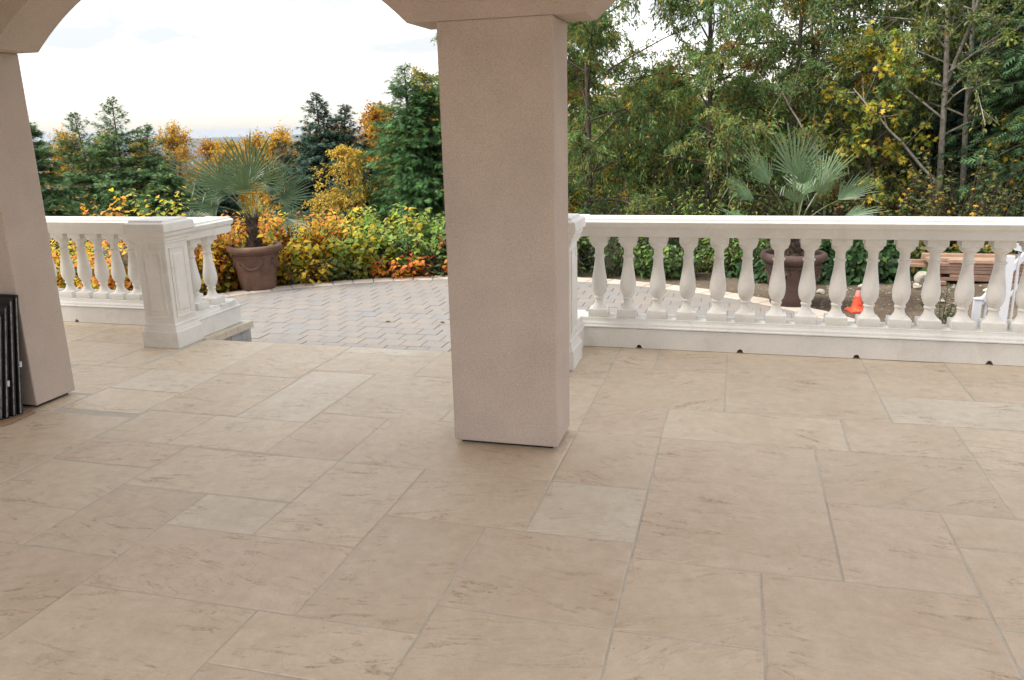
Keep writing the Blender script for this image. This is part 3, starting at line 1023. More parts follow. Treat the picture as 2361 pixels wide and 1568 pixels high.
def broadleaf(name, label, loc, H, spread, seed, pal, tmpl='lance', leaf=.085, first=.12, nl=18, nb=7, ntw=5, lpt=14, trunk_r=.07, bark=None, lean=(0, 0), elev=(25, 60), clump=.5, droop=.5, cat='tree', group=None, profile=None, zvis=None, twl=1., twigs=True, fork=None):
    rs = np.random.default_rng(seed)
    t = thing(name, label, cat, loc, group)
    wood = MB()
    ts = np.linspace(0, 1, 9)
    wob = np.cumsum(rs.normal(0, .018 * H, (9, 2)), 0) * .5
    trunk = np.stack([lean[0] * ts ** 1.2 + wob[:, 0] * ts, lean[1] * ts ** 1.2 + wob[:, 1] * ts, ts * H], 1)
    trunk[0, 2] = -.15
    wood.tube(trunk, trunk_r * (1 - .82 * ts) + .004, 8)
    P, D, NN, C, S = [], [], [], [], []
    limbs = Tubes()
    for i in range(nl):
        f = first + (1 - first) * (i + rs.uniform(-.4, .4)) / nl
        f = min(max(f, .03), .985)
        b0 = np.array([np.interp(f, ts, trunk[:, k]) for k in range(3)])
        az = i * 2.39996 + rs.normal(0, .4)
        el = R(rs.uniform(*elev)) * (.6 + .5 * f)
        pf = profile(f) if profile else (math.sin(math.pi * min(1, .22 + f * .78)) ** .7 + .12)
        ln = spread * pf * rs.uniform(.75, 1.15)
        d = np.array([math.cos(az) * math.cos(el), math.sin(az) * math.cos(el), math.sin(el)])
        u = np.linspace(0, 1, 5)
        lp = b0 + u[:, None] * d * ln + np.array([0, 0, -1]) * (u ** 2)[:, None] * ln * .18 + np.cumsum(rs.normal(0, .03 * ln, (5, 3)), 0) * u[:, None]
        r0 = trunk_r * (1 - .8 * f) * .36 + .003
        limbs.tube(lp, r0 * (1 - .75 * u) + .0025, 5, cap=False)
        dens = 1.
        if zvis and not (zvis[0] < b0[2] + loc[2] < zvis[1]): dens = .3
        for j in range(max(2, int(nb * dens))):
            s_ = rs.uniform(.2, 1.0)
            q0 = np.array([np.interp(s_, u, lp[:, k]) for k in range(3)])
            dd = unit(d + rs.normal(0, .65, 3) + np.array([0, 0, .1]))
            bl = ln * rs.uniform(.28, .5) * (1.1 - .45 * s_)
            v = np.linspace(0, 1, 4)
            bp = q0 + v[:, None] * dd * bl + np.array([0, 0, -1]) * (v ** 2)[:, None] * bl * droop * .4
            limbs.tube(bp if twigs else bp[::3], (.35 * r0 * (1 - .7 * v) + .0018)[::1 if twigs else 3], 4 if twigs else 3, cap=False)
            col0 = pick(rs, pal, 1)[0]
            for k in range(max(2, int(ntw * (.5 + .5 * dens)))):
                s2 = rs.uniform(.15, 1)
                t0 = np.array([np.interp(s2, v, bp[:, c]) for c in range(3)])
                td = unit(dd + rs.normal(0, .7, 3))
                tl = rs.uniform(.18, .42) * (spread / 2.2) ** .5 * twl
                m_ = lpt
                x = np.sort(rs.uniform(.05, 1, m_))
                tw = t0 + x[:, None] * td * tl + np.array([0, 0, -1]) * (x ** 2)[:, None] * tl * droop
                e_ = t0 + td * tl + np.array([0, 0, -tl * droop])
                if twigs: limbs.tube([t0, e_], [.003, .0015], 3, cap=False)
                P.append(tw + rs.normal(0, .02 * twl, (m_, 3)))
                ld = td * .5 + rs.normal(0, .55, (m_, 3)) + np.array([0, 0, -droop * 1.1])
                D.append(ld)
                NN.append(rs.normal(0, .55, (m_, 3)) + np.array([0, 0, 1.]))
                cc = np.where(rs.random((m_, 1)) < clump, col0, pick(rs, pal, m_))
                C.append(cc * rs.uniform(.65, 1.3, (m_, 1)))
                S.append(leaf * rs.uniform(.65, 1.2, m_))
    if fork:
        b0 = np.array([np.interp(fork, ts, trunk[:, k]) for k in range(3)])
        u = np.linspace(0, 1, 6)
        wood.tube(b0 + np.stack([.16 * H * (1 - fork) * u ** .6, 0 * u, H * (1 - fork) * u], 1), trunk_r * (1 - .82 * fork) * .8 * (1 - .8 * u) + .003, 7)
    tr = wood.build('trunk', bark or BARK, t, smooth=60)
    limbs.build('branches', bark or BARK, t)
    if P:
        leaf_object('crown', np.concatenate(P), np.concatenate(D), np.concatenate(NN), np.concatenate(S), np.concatenate(C), tmpl, LEAF, t)
    return t

def conifer(name, label, loc, H, spread, seed, cols, nl=150, per=18, size=.30, droop=.45, tops=(0.,), top_bare=.1, group=None, trunk_r=.12, ragged=.25, tipup=.3, power=.8, z0=.05, zvis=None, tmpl='tuft'):
    rs = np.random.default_rng(seed)
    t = thing(name, label, 'tree', loc, group)
    wood, limbs = MB(), Tubes()
    P, D, NN, C, S = [], [], [], [], []
    for q, off in enumerate(tops):
        Hq = H * (1 - .06 * q)
        ts = np.linspace(0, 1, 8)
        tp = np.stack([off * ts ** .6 + .04 * H * .1 * np.sin(ts * 5 + q), .03 * H * .1 * np.cos(ts * 4), ts * Hq], 1)
        tp[0, 2] = -.2
        wood.tube(tp, trunk_r * (1 - ts) + .008, 7)
        nq = nl // len(tops)
        for i in range(nq):
            f = z0 + (1 - z0) * ((i + rs.random()) / nq) ** .85
            b0 = np.array([np.interp(f, ts, tp[:, k]) for k in range(3)])
            az = rs.uniform(0, 2 * math.pi)
            ln = spread * (1 - f) ** power * rs.uniform(1 - ragged, 1 + ragged) + .10
            el = R(np.interp(f, [0, .7, 1], [-8, 12, 45]) + rs.normal(0, 7))
            d = np.array([math.cos(az) * math.cos(el), math.sin(az) * math.cos(el), math.sin(el)])
            u = np.linspace(0, 1, 5)
            sag = -droop * ln * (u ** 1.5) + tipup * ln * np.clip(u - .6, 0, 1) ** 1.5
            lp = b0 + u[:, None] * d * ln + np.stack([0 * u, 0 * u, sag], 1) * (.4 + .6 * (1 - f))
            limbs.tube(lp[::2], ((.012 * (1 - f) + .004) * (1 - .8 * u) + .0015)[::2], 3, cap=False)
            hid = .35 if zvis is not None and b0[2] + loc[2] < zvis else 1.
            n_ = max(3, int(per * hid * (.35 + .65 * min(1, ln / max(spread, .01)))))
            if f > 1 - top_bare:
                n_ = max(2, n_ // 3)
            x = rs.uniform(.12, 1, n_)
            pos = np.stack([np.interp(x, u, lp[:, k]) for k in range(3)], 1)
            side = np.array([-math.sin(az), math.cos(az), 0]) * rs.choice([-1, 1], n_)[:, None]
            dd = d * rs.uniform(.3, 1.0, (n_, 1)) + side * rs.uniform(.1, .8, (n_, 1)) + np.stack([0 * x, 0 * x, -rs.uniform(.1, .9, n_) * (droop + .25)], 1)
            pos = pos + side * (rs.uniform(0, .42, n_) ** 1.3 * ln * (1.1 - .7 * x))[:, None] + np.stack([0 * x, 0 * x, rs.normal(0, .05, n_) * size * 3], 1)
            P.append(pos); D.append(dd)
            NN.append(rs.normal(0, .45, (n_, 3)) + np.array([0, 0, 1.]))
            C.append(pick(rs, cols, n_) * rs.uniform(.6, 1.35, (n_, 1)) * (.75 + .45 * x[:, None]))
            S.append(size * rs.uniform(.6, 1.25, n_) * (.5 + .5 * min(1, ln / (spread * .5))))
    wood.build('trunk', BARK, t, smooth=60)
    limbs.build('branches', BARK, t)
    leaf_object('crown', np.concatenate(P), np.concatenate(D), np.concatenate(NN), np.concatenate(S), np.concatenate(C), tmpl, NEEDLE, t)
    return t

def cane_shrub(name, label, loc, H, spread, seed, pal, stems=26, lps=15, tmpl='heart', leaf=.085, group=None, start=.15, cat='shrub', arch=.6, clump=.5):
    rs = np.random.default_rng(seed)
    t = thing(name, label, cat, loc, group)
    st = Tubes()
    P, D, NN, C, S = [], [], [], [], []
    for i in range(stems):
        a = rs.uniform(0, 2 * math.pi); r = spread * math.sqrt(rs.random()) * .55
        b0 = np.array([r * math.cos(a), r * math.sin(a), -.12])
        az = a + rs.normal(0, .8)
        h = H * rs.uniform(.6, 1.05)
        out_ = spread * rs.uniform(.15, .6)
        u = np.linspace(0, 1, 6)
        lp = b0 + np.stack([math.cos(az) * out_ * u ** 1.6, math.sin(az) * out_ * u ** 1.6, (h + .12) * (u - arch * .35 * u ** 3) / (1 - arch * .35) * 1.0], 1)
        st.tube(lp, .006 * (1 - .7 * u) + .002, 4, cap=False)
        x = np.linspace(start, 1, lps) + rs.normal(0, .02, lps)
        pos = np.stack([np.interp(x, u, lp[:, k]) for k in range(3)], 1)
        az2 = az + np.where(np.arange(lps) % 2, 1.2, -1.2) + rs.normal(0, .6, lps)
        dd = np.stack([np.cos(az2), np.sin(az2), rs.uniform(-.75, .1, lps)], 1)
        P.append(pos + dd * .02); D.append(dd)
        NN.append(np.stack([rs.normal(0, .35, lps), rs.normal(-.25, .35, lps), np.ones(lps)], 1))
        c0 = pick(rs, pal, 1)[0]
        C.append(np.where(rs.random((lps, 1)) < clump, c0, pick(rs, pal, lps)) * rs.uniform(.7, 1.3, (lps, 1)))
        S.append(leaf * rs.uniform(.6, 1.25, lps) * (1.1 - .35 * x))
    st.build('stems', BARK, t)
    leaf_object('foliage', np.concatenate(P), np.concatenate(D), np.concatenate(NN), np.concatenate(S), np.concatenate(C), tmpl, LEAF, t)
    return t

def mound(name, label, loc, rx, ry, rzz, seed, pal, n=900, leaf=.09, tmpl='heart', group=None, cat='shrub', lumps=6):
    """ivy-like mass: leaves over an uneven set of low domes"""
    rs = np.random.default_rng(seed)
    t = thing(name, label, cat, loc, group)
    P, D, NN, C, S = [], [], [], [], []
    st = Tubes()
    for q in range(lumps):
        c = np.array([rs.uniform(-.7, .7) * rx, rs.uniform(-.6, .6) * ry, 0])
        s_ = rs.uniform(.45, .8)
        m_ = n // lumps
        v = unit(rs.normal(0, 1, (m_, 3))); v[:, 2] = np.abs(v[:, 2])
        rr = rs.uniform(.7, 1.08, (m_, 1))
        pos = c + v * rr * np.array([rx * s_, ry * s_, rzz * rs.uniform(.6, 1.1)])
        P.append(pos)
        D.append(v * .45 + rs.normal(0, .45, (m_, 3)) + np.array([0, 0, -.55]))
        NN.append(v + rs.normal(0, .3, (m_, 3)) + np.array([0, 0, .3]))
        c0 = pick(rs, pal, 1)[0]
        C.append(np.where(rs.random((m_, 1)) < .4, c0, pick(rs, pal, m_)) * rs.uniform(.65, 1.3, (m_, 1)))
        S.append(leaf * rs.uniform(.6, 1.25, m_))
        for k in range(5):
            e_ = pos[rs.integers(0, m_)]
            st.tube([c + np.array([0, 0, -.1]), (c + e_) / 2 + np.array([0, 0, .05]), e_], [.007, .005, .002], 4, cap=False)
    st.build('stems', BARK, t)
    leaf_object('foliage', np.concatenate(P), np.concatenate(D), np.concatenate(NN), np.concatenate(S), np.concatenate(C), tmpl, LEAF, t)
    return t
def gz(x, y):
    return float(terrain_h(x, y))

# ------------------------------------------------------------------ left view: conifers, poplars, shrubs
CG = [((.082, .152, .055), 3), ((.11, .20, .068), 2), ((.058, .108, .044), 3), ((.18, .17, .06), .6)]
CB = [((.040, .075, .052), 3), ((.055, .098, .062), 2), ((.030, .056, .040), 3)]
CD = [((.075, .165, .055), 3), ((.105, .22, .07), 2), ((.050, .11, .042), 2)]
def put(x, y): return (x, y, gz(x, y))
def con(label, x, y, ztop, spread, seed, cols, **kw):
    z = gz(x, y)
    return conifer('conifer_tree', label, (x, y, z), ztop - z, spread, seed, cols, group='conifers beyond the terrace', zvis=-1.1, **kw)
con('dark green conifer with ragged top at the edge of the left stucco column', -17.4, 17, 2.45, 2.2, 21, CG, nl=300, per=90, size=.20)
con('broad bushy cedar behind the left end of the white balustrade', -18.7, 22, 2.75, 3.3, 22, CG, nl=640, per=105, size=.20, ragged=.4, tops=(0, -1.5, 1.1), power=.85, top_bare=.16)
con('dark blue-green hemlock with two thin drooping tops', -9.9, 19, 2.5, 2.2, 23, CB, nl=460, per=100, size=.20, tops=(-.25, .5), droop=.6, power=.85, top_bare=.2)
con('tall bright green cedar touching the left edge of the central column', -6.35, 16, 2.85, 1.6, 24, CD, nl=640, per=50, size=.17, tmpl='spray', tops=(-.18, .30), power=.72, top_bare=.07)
con('small dark spruce between yellow poplars left of the first palm', -22.9, 30, .75, 1.2, 25, CB, nl=160, per=26, size=.34)
con('slim dark spruce behind the crown of the first palm', -26.6, 45, 1.3, 2.2, 26, CB, nl=160, per=22, size=.5)
con('pointed dark spruce just left of the two-topped hemlock', -14.2, 26, 1.85, 1.4, 27, CB, nl=190, per=26, size=.36)
con('dark cedar low behind the first palm pot', -13.0, 18.5, .55, 1.9, 28, CB, nl=240, per=80, size=.21)
con('dull green cedar between the broad cedar and the first palm', -15.6, 20, .75, 1.9, 29, CG, nl=260, per=80, size=.21)
con('second small dark spruce right of the small one among the poplars', -20.6, 30, .35, 1.2, 30, CB, nl=150, per=24, size=.34)
con('low dark fir below the yellow poplar right of the first palm', -11.6, 21, .15, 1.5, 31, CB, nl=180, per=70, size=.22)
def poplar(label, x, y, ztop, spread, seed, pal, **kw):
    z = gz(x, y)
    return broadleaf('poplar_tree', label, (x, y, z), ztop - z, spread, seed, pal, tmpl='far', group='autumn poplars on the slope', trunk_r=.16, elev=(45, 75), first=.15, droop=.2, **kw)
PY = [(GOLD, 3), ((.42, .26, .04), 3), (OLIVE, 1)]
PO = [((.34, .18, .04), 3), (GOLD, 2), (RUST, 1)]
pk = dict(leaf=.23, nl=38, nb=7, ntw=4, lpt=15, twl=3.2, twigs=False, zvis=(-5.5, 4))
poplar('golden poplar right beside the left stucco column', -57, 60, 1.0, 3.4, 31, PY, **pk)
poplar('olive-brown poplar behind the left of the broad cedar', -52.5, 60, .9, 3.2, 32, [(OLIVE, 3), ((.3, .2, .04), 1)], **pk)
poplar('golden poplar with rounded top right of the broad cedar', -53.4, 70, 1.5, 3.4, 33, PY, **pk)
poplar('thin yellow poplar at the right shoulder of the broad cedar', -57, 70, .7, 2.8, 34, PY, **pk)
poplar('orange poplar left of the first palm fronds', -49.3, 70, .2, 3.0, 35, PO, **pk)
poplar('yellow-orange poplar showing through the first palm fronds', -43, 64, -.2, 3.2, 36, PY, **pk)
poplar('golden poplar behind the top of the first palm', -38.8, 62, .3, 3.2, 46, PY, **pk)
poplar('golden poplar right of the first palm crown', -35.2, 60, .9, 3.2, 37, PY, **pk)
poplar('deep yellow poplar left of the two-topped hemlock', -31.6, 58, .6, 3.0, 38, PY, **pk)
pk2 = dict(pk); pk2.update(leaf=.19, nl=44, twl=2.4)
poplar('orange-brown poplar between the hemlock and the tall cedar', -20.4, 45, 2.3, 2.4, 39, PO, **pk2)
poplar('rusty slender poplar left of the orange-brown one', -22.6, 46, 1.3, 2.0, 40, PO, **pk2)
poplar('pale gold poplar right of the orange-brown one', -18.0, 44, 1.2, 2.0, 47, PY, **pk2)
poplar('golden poplar peeking out beside the central column edge', -8.9, 24, 2.6, 1.5, 41, PY, leaf=.12, nl=34, nb=7, ntw=4, lpt=12, twl=1.4, zvis=(-2, 5))
broadleaf('birch_tree', 'small yellow-leaved birch between hemlock and tall cedar', put(-7.75, 15.6), 2.75, .85, 42, [((.62, .44, .09), 3), ((.52, .34, .07), 2), (OLIVE, 1)], tmpl='oval', leaf=.055, first=.1, nl=32, nb=7, ntw=4, lpt=12, trunk_r=.03)
def far_wood():
    rs = np.random.default_rng(66)
    P, D, NN, C, S = [], [], [], [], []
    for k in range(620):
        a = R(rs.uniform(98, 152)); d = 80 * 9 ** rs.random()
        x, y = math.cos(a) * d, math.sin(a) * d
        z = gz(x, y); h = rs.uniform(7, 13); r = rs.uniform(2.2, 4)
        m_ = 46
        v = unit(rs.normal(0, 1, (m_, 3))) * rs.uniform(.5, 1.05, (m_, 1))
        P.append(np.array([x, y, z + h * .55]) + v * np.array([r, r, h * .5]))
        D.append(v + rs.normal(0, .5, (m_, 3))); NN.append(rs.normal(0, .6, (m_, 3)) + np.array([0, 0, 1.]))
        c0 = pick(rs, [(GOLD, 3), (OLIVE, 3), (DKGREEN, 3), ((.4, .25, .05), 2)], 1)[0]
        C.append(c0 * rs.uniform(.7, 1.3, (m_, 1))); S.append(rs.uniform(.9, 1.9, m_))
    o = leaf_object('far_wood', np.concatenate(P), np.concatenate(D), np.concatenate(NN), np.concatenate(S), np.concatenate(C), 'far', LEAF, None)
    stuff(o, 'far autumn wood covering the slope below the horizon', 'wood')
far_wood()

# shrubs along the rim of the terrace: colour runs from orange at the left to green at the right
def rim(a, out_):
    return CX + (RO + out_) * math.cos(R(a)), CY + (RO + out_) * math.sin(R(a))
SH = [  # angle, out, height above pavers, spread, palette, label
    (149, .75, .62, .65, [(ORANGE, 3), (YEL, 2), (YGREEN, 1)], 'orange and yellow leafy shrub left of the first palm pot'),
    (142, .55, .70, .62, [(YEL, 3), (ORANGE, 2), (YGREEN, 2)], 'yellow shrub with orange tips just behind the first palm pot'),
    (136, .75, .92, .60, [(ORANGE, 4), (YEL, 2), (GOLD, 1)], 'orange-leaved shrub rising behind the first palm trunk'),
    (129, .55, .80, .60, [(YEL, 4), (YGREEN, 2), (ORANGE, 1)], 'bright yellow shrub right of the first palm pot'),
    (124, .95, .92, .60, [(YEL, 3), (ORANGE, 3), (YGREEN, 2)], 'tall yellow and orange shrub behind the bright yellow one'),
    (119, .50, .72, .55, [(YGREEN, 4), (YEL, 2), (BRIGHT, 2)], 'yellow-green shrub with heart leaves at the middle of the rim'),
    (114, .85, .90, .58, [(BRIGHT, 3), (YGREEN, 3), (YEL, 1)], 'light green upright shrub below the two-topped hemlock'),
    (109, .50, .66, .55, [(BRIGHT, 3), (GREEN, 2), (YGREEN, 1), (RUST, .6)], 'fresh green shrub with brownish patch below the yellow birch'),
    (104, .75, .78, .58, [(BRIGHT, 3), (YGREEN, 2), (GREEN, 2)], 'light green shrub left of the central column, third from it'),
    (99, .50, .76, .56, [(GREEN, 3), (BRIGHT, 2), (YGREEN, 1)], 'green heart-leaved shrub, second from the central column'),
    (94, .65, .80, .58, [(GREEN, 3), (BRIGHT, 2), (DKGREEN, 1)], 'dark green heart-leaved shrub against the central column edge'),
    (90, .60, .76, .58, [(GREEN, 3), (BRIGHT, 1), (DKGREEN, 2)], 'dark green shrub hidden mostly behind the central column'),
]
for i, (a, o_, h, s_, pal, lab) in enumerate(SH):
    x, y = rim(a, o_)
    z = gz(x, y)
    cane_shrub('leafy_shrub', lab, (x, y, z), h + LOW - z, s_ * 1.25, 100 + i, pal, stems=84, lps=17, leaf=.098, group='shrubs along the terrace rim')
# low plants right at the coping
for i, (a, pal, lab) in enumerate([(126.5, [(YEL, 2), (OLIVE, 2), (GOLD, 1)], 'low yellowing plant at the coping beside the first palm pot'),
                                   (121, [(OLIVE, 3), (GREEN, 2)], 'low dull green plant spilling to the coping edge'),
                                   (113, [(ORANGE, 3), (RED, 2), (YEL, 2)], 'low plant with red and yellow leaves at the coping'),
                                   (106.5, [(RED, 2), (ORANGE, 2), (GREEN, 2)], 'small plant with a few scarlet leaves at the coping'),
                                   (97, [(DKGREEN, 3), (GREEN, 2)], 'dark low plant at the coping next to the central column')]):
    x, y = rim(a, .22)
    z = gz(x, y)
    cane_shrub('low_plant', lab, (x, y, z), .36 + LOW - z, .55, 140 + i, pal, stems=38, lps=9, leaf=.085, group='low plants at the coping', cat='plant')
cane_shrub('purple_bush', 'small bush with dull purple leaves in the green hedge', (*rim(105, .28), LOW - .05), .50, .38, 150, [((.10, .05, .06), 3), ((.14, .08, .07), 2), (OLIVE, 1)], stems=30, lps=12, tmpl='oval', leaf=.05)
# behind the left balustrade
LS = [(-10.6, 9.6, .30, .85, [(YEL, 3), (YGREEN, 3), (OLIVE, 1)], 'yellow-green shrub behind the first balusters beside the left column'),
      (-9.6, 9.3, .34, .8, [(YEL, 4), (GOLD, 2), (YGREEN, 2)], 'bright yellow shrub behind the left balusters'),
      (-8.75, 9.5, .36, .75, [(YEL, 3), (ORANGE, 2), (YGREEN, 2)], 'yellow and orange shrub above the fallen flower pot'),
      (-9.25, 10.5, .76, .42, [(ORANGE, 2), (GOLD, 3), (RUST, 1)], 'orange-leaved shrub topping the left handrail'),
      (-8.5, 10.6, .86, .50, [(YGREEN, 4), (YEL, 3)], 'yellow-green arching shrub above the left stone pier'),
      (-7.35, 9.35, .55, .65, [(ORANGE, 3), (YEL, 2), (OLIVE, 2)], 'orange and olive shrub behind the return balusters'),
      (-8.1, 10.4, .42, .6, [(ORANGE, 3), (YEL, 2), (GREEN, 1)], 'orange shrub at the right end of the left handrail')]
for i, (x, y, zt, s_, pal, lab) in enumerate(LS):
    z = gz(x, y)
    cane_shrub('leafy_shrub', lab, (x, y, z), zt - z, s_ * 1.1, 160 + i, pal, stems=60 if zt < .7 else 30, lps=17, leaf=.10, group='shrubs behind the left balustrade', start=.1)

# ------------------------------------------------------------------ right view: woodland
CH = [((.145, .240, .090), 5), ((.095, .165, .065), 2.5), ((.25, .255, .08), 3), (YGREEN, .7), (RUST, .55), (GOLD, .3)]
CH2 = [((.17, .28, .115), 5), ((.255, .265, .085), 3), ((.095, .165, .065), 1.5), (GOLD, .4), (RUST, .4)]
def cherry(label, x, y, H, spread, seed, pal=CH, **kw):
    k = dict(nl=36, nb=8, ntw=6, lpt=24, leaf=.078, first=.04, droop=.5, trunk_r=.05, elev=(10, 60), zvis=(-.5, 4.2), twl=1.15)
    k.update(kw)
    return broadleaf('cherry_tree', label, put(x, y), H, spread, seed, pal, tmpl='lance', group='cherry trees behind the terrace', **k)
cherry('leafy green cherry tree directly right of the central column', -2.25, 12.9, 6.0, 1.5, 51)
cherry('green cherry tree with drooping leaves, second right of the central column', -.45, 13.4, 6.2, 1.6, 52, CH2)
cherry('paler green cherry tree left of the second palm', .75, 14.0, 6.2, 1.6, 53, CH2)
cherry('olive cherry tree set back behind the first two cherries', -1.5, 15.8, 3.7, 1.6, 54, nl=26)
cherry('cherry tree with rusty leaves set back behind the second palm', 1.75, 16.2, 6.8, 1.8, 55, nl=26)
cherry('cherry tree hidden mostly behind the central column', -3.7, 13.8, 6.0, 1.5, 56, nl=28)
cherry('dark cherry tree deep behind the alder trunks', 3.5, 17.2, 7.0, 1.9, 57, nl=24)
# yellow-leaved maples
MP = [((.62, .48, .07), 2.5), (YGREEN, 3), ((.56, .36, .05), 1.0), (GREEN, 2.5)]
broadleaf('maple_tree', 'young maple with yellow leaves right behind the second palm', put(1.85, 13.1), 3.3, .95, 61, MP, tmpl='maple', leaf=.082, first=.22, nl=20, nb=6, ntw=3, lpt=7, trunk_r=.022, droop=.35, clump=.3, group='yellow maples')
broadleaf('maple_tree', 'small maple with golden leaves between alder trunks and right cedar', put(3.75, 13.0), 1.9, .5, 62, MP, tmpl='maple', leaf=.082, first=.45, nl=10, nb=4, ntw=3, lpt=5, trunk_r=.02, droop=.35, clump=.3, group='yellow maples')
# alders
AL = [((.15, .23, .085), 3), ((.25, .245, .075), 3), (DKGREEN, 2), (YGREEN, .6)]
def alder(label, x, y, H, seed, lean=(0, 0), **kw):
    k = dict(nl=30, nb=8, ntw=5, lpt=14, leaf=.066, first=.26, trunk_r=.045, droop=.4, zvis=(-.5, 4.2))
    k.update(kw)
    return broadleaf('alder_tree', label, put(x, y), H, 1.7, seed, AL, tmpl='oval', bark=BARKA, lean=lean, group='alders behind the yard', **k)
alder('alder with pale forked trunk right of the second palm', 3.02, 13.9, 7.0, 71, (-.45, 0), fork=.36, trunk_r=.05)
alder('alder with straight pale trunk just right of the forked one', 3.40, 14.2, 7.2, 72, (-.35, 0), trunk_r=.046)
alder('slim dark alder trunk above the second palm crown', 1.3, 15.4, 7.0, 73, (-.25, 0), trunk_r=.045)
alder('thin alder between the second palm and the forked alder', 2.45, 16.0, 7.0, 74, (-.3, .1), trunk_r=.04)
def leaner(label, a, b, r, seed):
    t = thing('leaning_trunk', label, 'tree', (a[0], a[1], gz(a[0], a[1])))
    z = gz(a[0], a[1])
    rs = np.random.default_rng(seed)
    A, B = np.array([0, 0, -.1]), np.array(b) - np.array([a[0], a[1], z])
    mid0 = np.array([0, 0, a[2] - z])
    u = np.linspace(0, 1, 8)[:, None]
    pts = np.concatenate([[A], mid0 + (B - mid0) * u + rs.normal(0, .015, (8, 3))])
    m = MB(); m.tube(pts, np.linspace(r, r * .35, 9), 7); m.build('trunk', BARKA, t, smooth=60)
    tw = MB()
    for k in range(9):
        p = mid0 + (B - mid0) * rs.uniform(.25, 1)
        d = unit(rs.normal(0, 1, 3) + np.array([0, -.2, .6])) * rs.uniform(.3, .7)
        tw.tube([p, p + d * .5 + np.array([0, 0, -.02]), p + d], [.005, .004, .0015], 4)
    tw.build('branches', BARKA, t)
leaner('bare pale trunk leaning left across the woodland right of the second palm', (2.72, 12.9, .75), (1.5, 12.7, 2.05), .026, 1)
leaner('bare dark trunk leaning left just above the second palm crown', (1.25, 12.9, .95), (.45, 12.9, 2.2), .022, 2)
# conifers at the right edge
RC = [((.056, .110, .046), 3), ((.082, .150, .060), 2), ((.040, .078, .036), 3)]
conifer('conifer_tree', 'feathery green cedar at the right edge of the woodland', put(4.5, 13.0), 6.0, 1.55, 81, RC, nl=420, per=40, size=.22, tmpl='spray', ragged=.3, power=.35, droop=.5, group='conifers of the woodland')
conifer('conifer_tree', 'dark low fir at the right end of the long handrail', put(4.3, 12.3), 1.35, 1.15, 82, CB, nl=170, per=60, size=.14, droop=.3, group='conifers of the woodland')
conifer('conifer_tree', 'deep green hemlock rising behind the alder trunks', put(4.6, 16.0), 7.0, 1.7, 83, CB, nl=300, per=70, size=.20, power=.4, group='conifers of the woodland')
# far row that closes the wood
for i, (x, y, h, lab) in enumerate([(-4.6, 18.5, 6.5, 'far dull green tree behind the central column'), (-2.9, 19.5, 3.6, 'far olive tree in the gap beside the central column'), (-.3, 18.5, 3.5, 'far green tree closing the gap behind the second cherry'),
                                    (2.2, 19.0, 3.1, 'far olive tree behind the second palm'), (4.9, 19.0, 3.4, 'far green tree behind the alder trunks'), (7.0, 17.0, 7.2, 'far green tree behind the right cedar'),
                                    (-1.6, 17.6, 3.4, 'low far tree filling the wood behind the first cherries'), (.9, 17.8, 3.0, 'low far tree filling the wood behind the paler cherry')]):
    broadleaf('woodland_tree', lab, put(x, y), h, 2.2, 90 + i, CH, tmpl='far', leaf=.12, first=.03, nl=40, nb=8, ntw=5, lpt=12, trunk_r=.09, droop=.5, twigs=False, twl=1.8, zvis=(-1, 5), group='far trees of the woodland')
# undergrowth
UG = [(-2.9, 11.45, .35, .6, [(DKGREEN, 3), (GREEN, 2), (RUST, .4)], 'oval', .07, 'dark low bush at the coping hidden by the first right balusters'),
      (-1.9, 11.4, .30, .6, [(DKGREEN, 3), (GREEN, 2)], 'oval', .07, 'dark low bush at the coping below the first cherry'),
      (-.95, 11.35, .10, .55, [(GREEN, 3), (BRIGHT, 1.5), (DKGREEN, 1)], 'heart', .08, 'low green bush at the coping below the second cherry'),
      (-2.3, 12.1, .55, .7, [(DKGREEN, 3), (GREEN, 2), (OLIVE, 1)], 'oval', .06, 'dark undergrowth right of the central column'),
      (-1.2, 12.5, .62, .8, [(DKGREEN, 4), (GREEN, 1), (RUST, .5)], 'oval', .06, 'dark undergrowth below the second cherry'),
      (-.25, 12.0, .72, .55, [(BRIGHT, 4), (YGREEN, 2)], 'lance', .11, 'bright lime green bush with narrow leaflets behind the balusters'),
      (.05, 11.7, .20, .5, [(BRIGHT, 3), (GREEN, 2)], 'lance', .09, 'low lime green bush at the coping behind the balusters'),
      (.95, 12.8, .60, .7, [(RUST, 3), (OLIVE, 2), (DKGREEN, 2)], 'oval', .06, 'rusty undergrowth left of the second palm trunk'),
      (2.15, 12.6, .95, .8, [(OLIVE, 4), (GREEN, 3), (GOLD, .6)], 'maple', .08, 'olive and gold bush above the handrail right of the second palm'),
      (2.95, 12.5, 1.15, .8, [(OLIVE, 4), (GOLD, .9), (GREEN, 2)], 'maple', .08, 'gold-tinged bush at the foot of the alder trunks'),
      (3.6, 12.2, .75, .7, [(OLIVE, 3), (GREEN, 3)], 'oval', .065, 'green bush between alders and dark fir'),
      (.2, 13.3, .9, .8, [(DKGREEN, 3), (OLIVE, 2)], 'oval', .07, 'dark shrub under the paler cherry'),
      (-.9, 13.4, .85, .9, [(DKGREEN, 3), (OLIVE, 2), (GOLD, .6)], 'oval', .07, 'dark shrub with golden bits under the second cherry'),
      (1.5, 14.0, 1.2, .9, [(DKGREEN, 3), (OLIVE, 2)], 'oval', .08, 'dark shrub in the shade behind the second palm'),
      (3.2, 14.0, 1.1, 1.0, [(DKGREEN, 3), (OLIVE, 2)], 'oval', .08, 'dark shrub in the shade behind the alder feet'),
      (-2.6, 14.2, 1.1, 1.0, [(DKGREEN, 3), (OLIVE, 2)], 'oval', .08, 'dark shrub in the shade of the first cherry')]
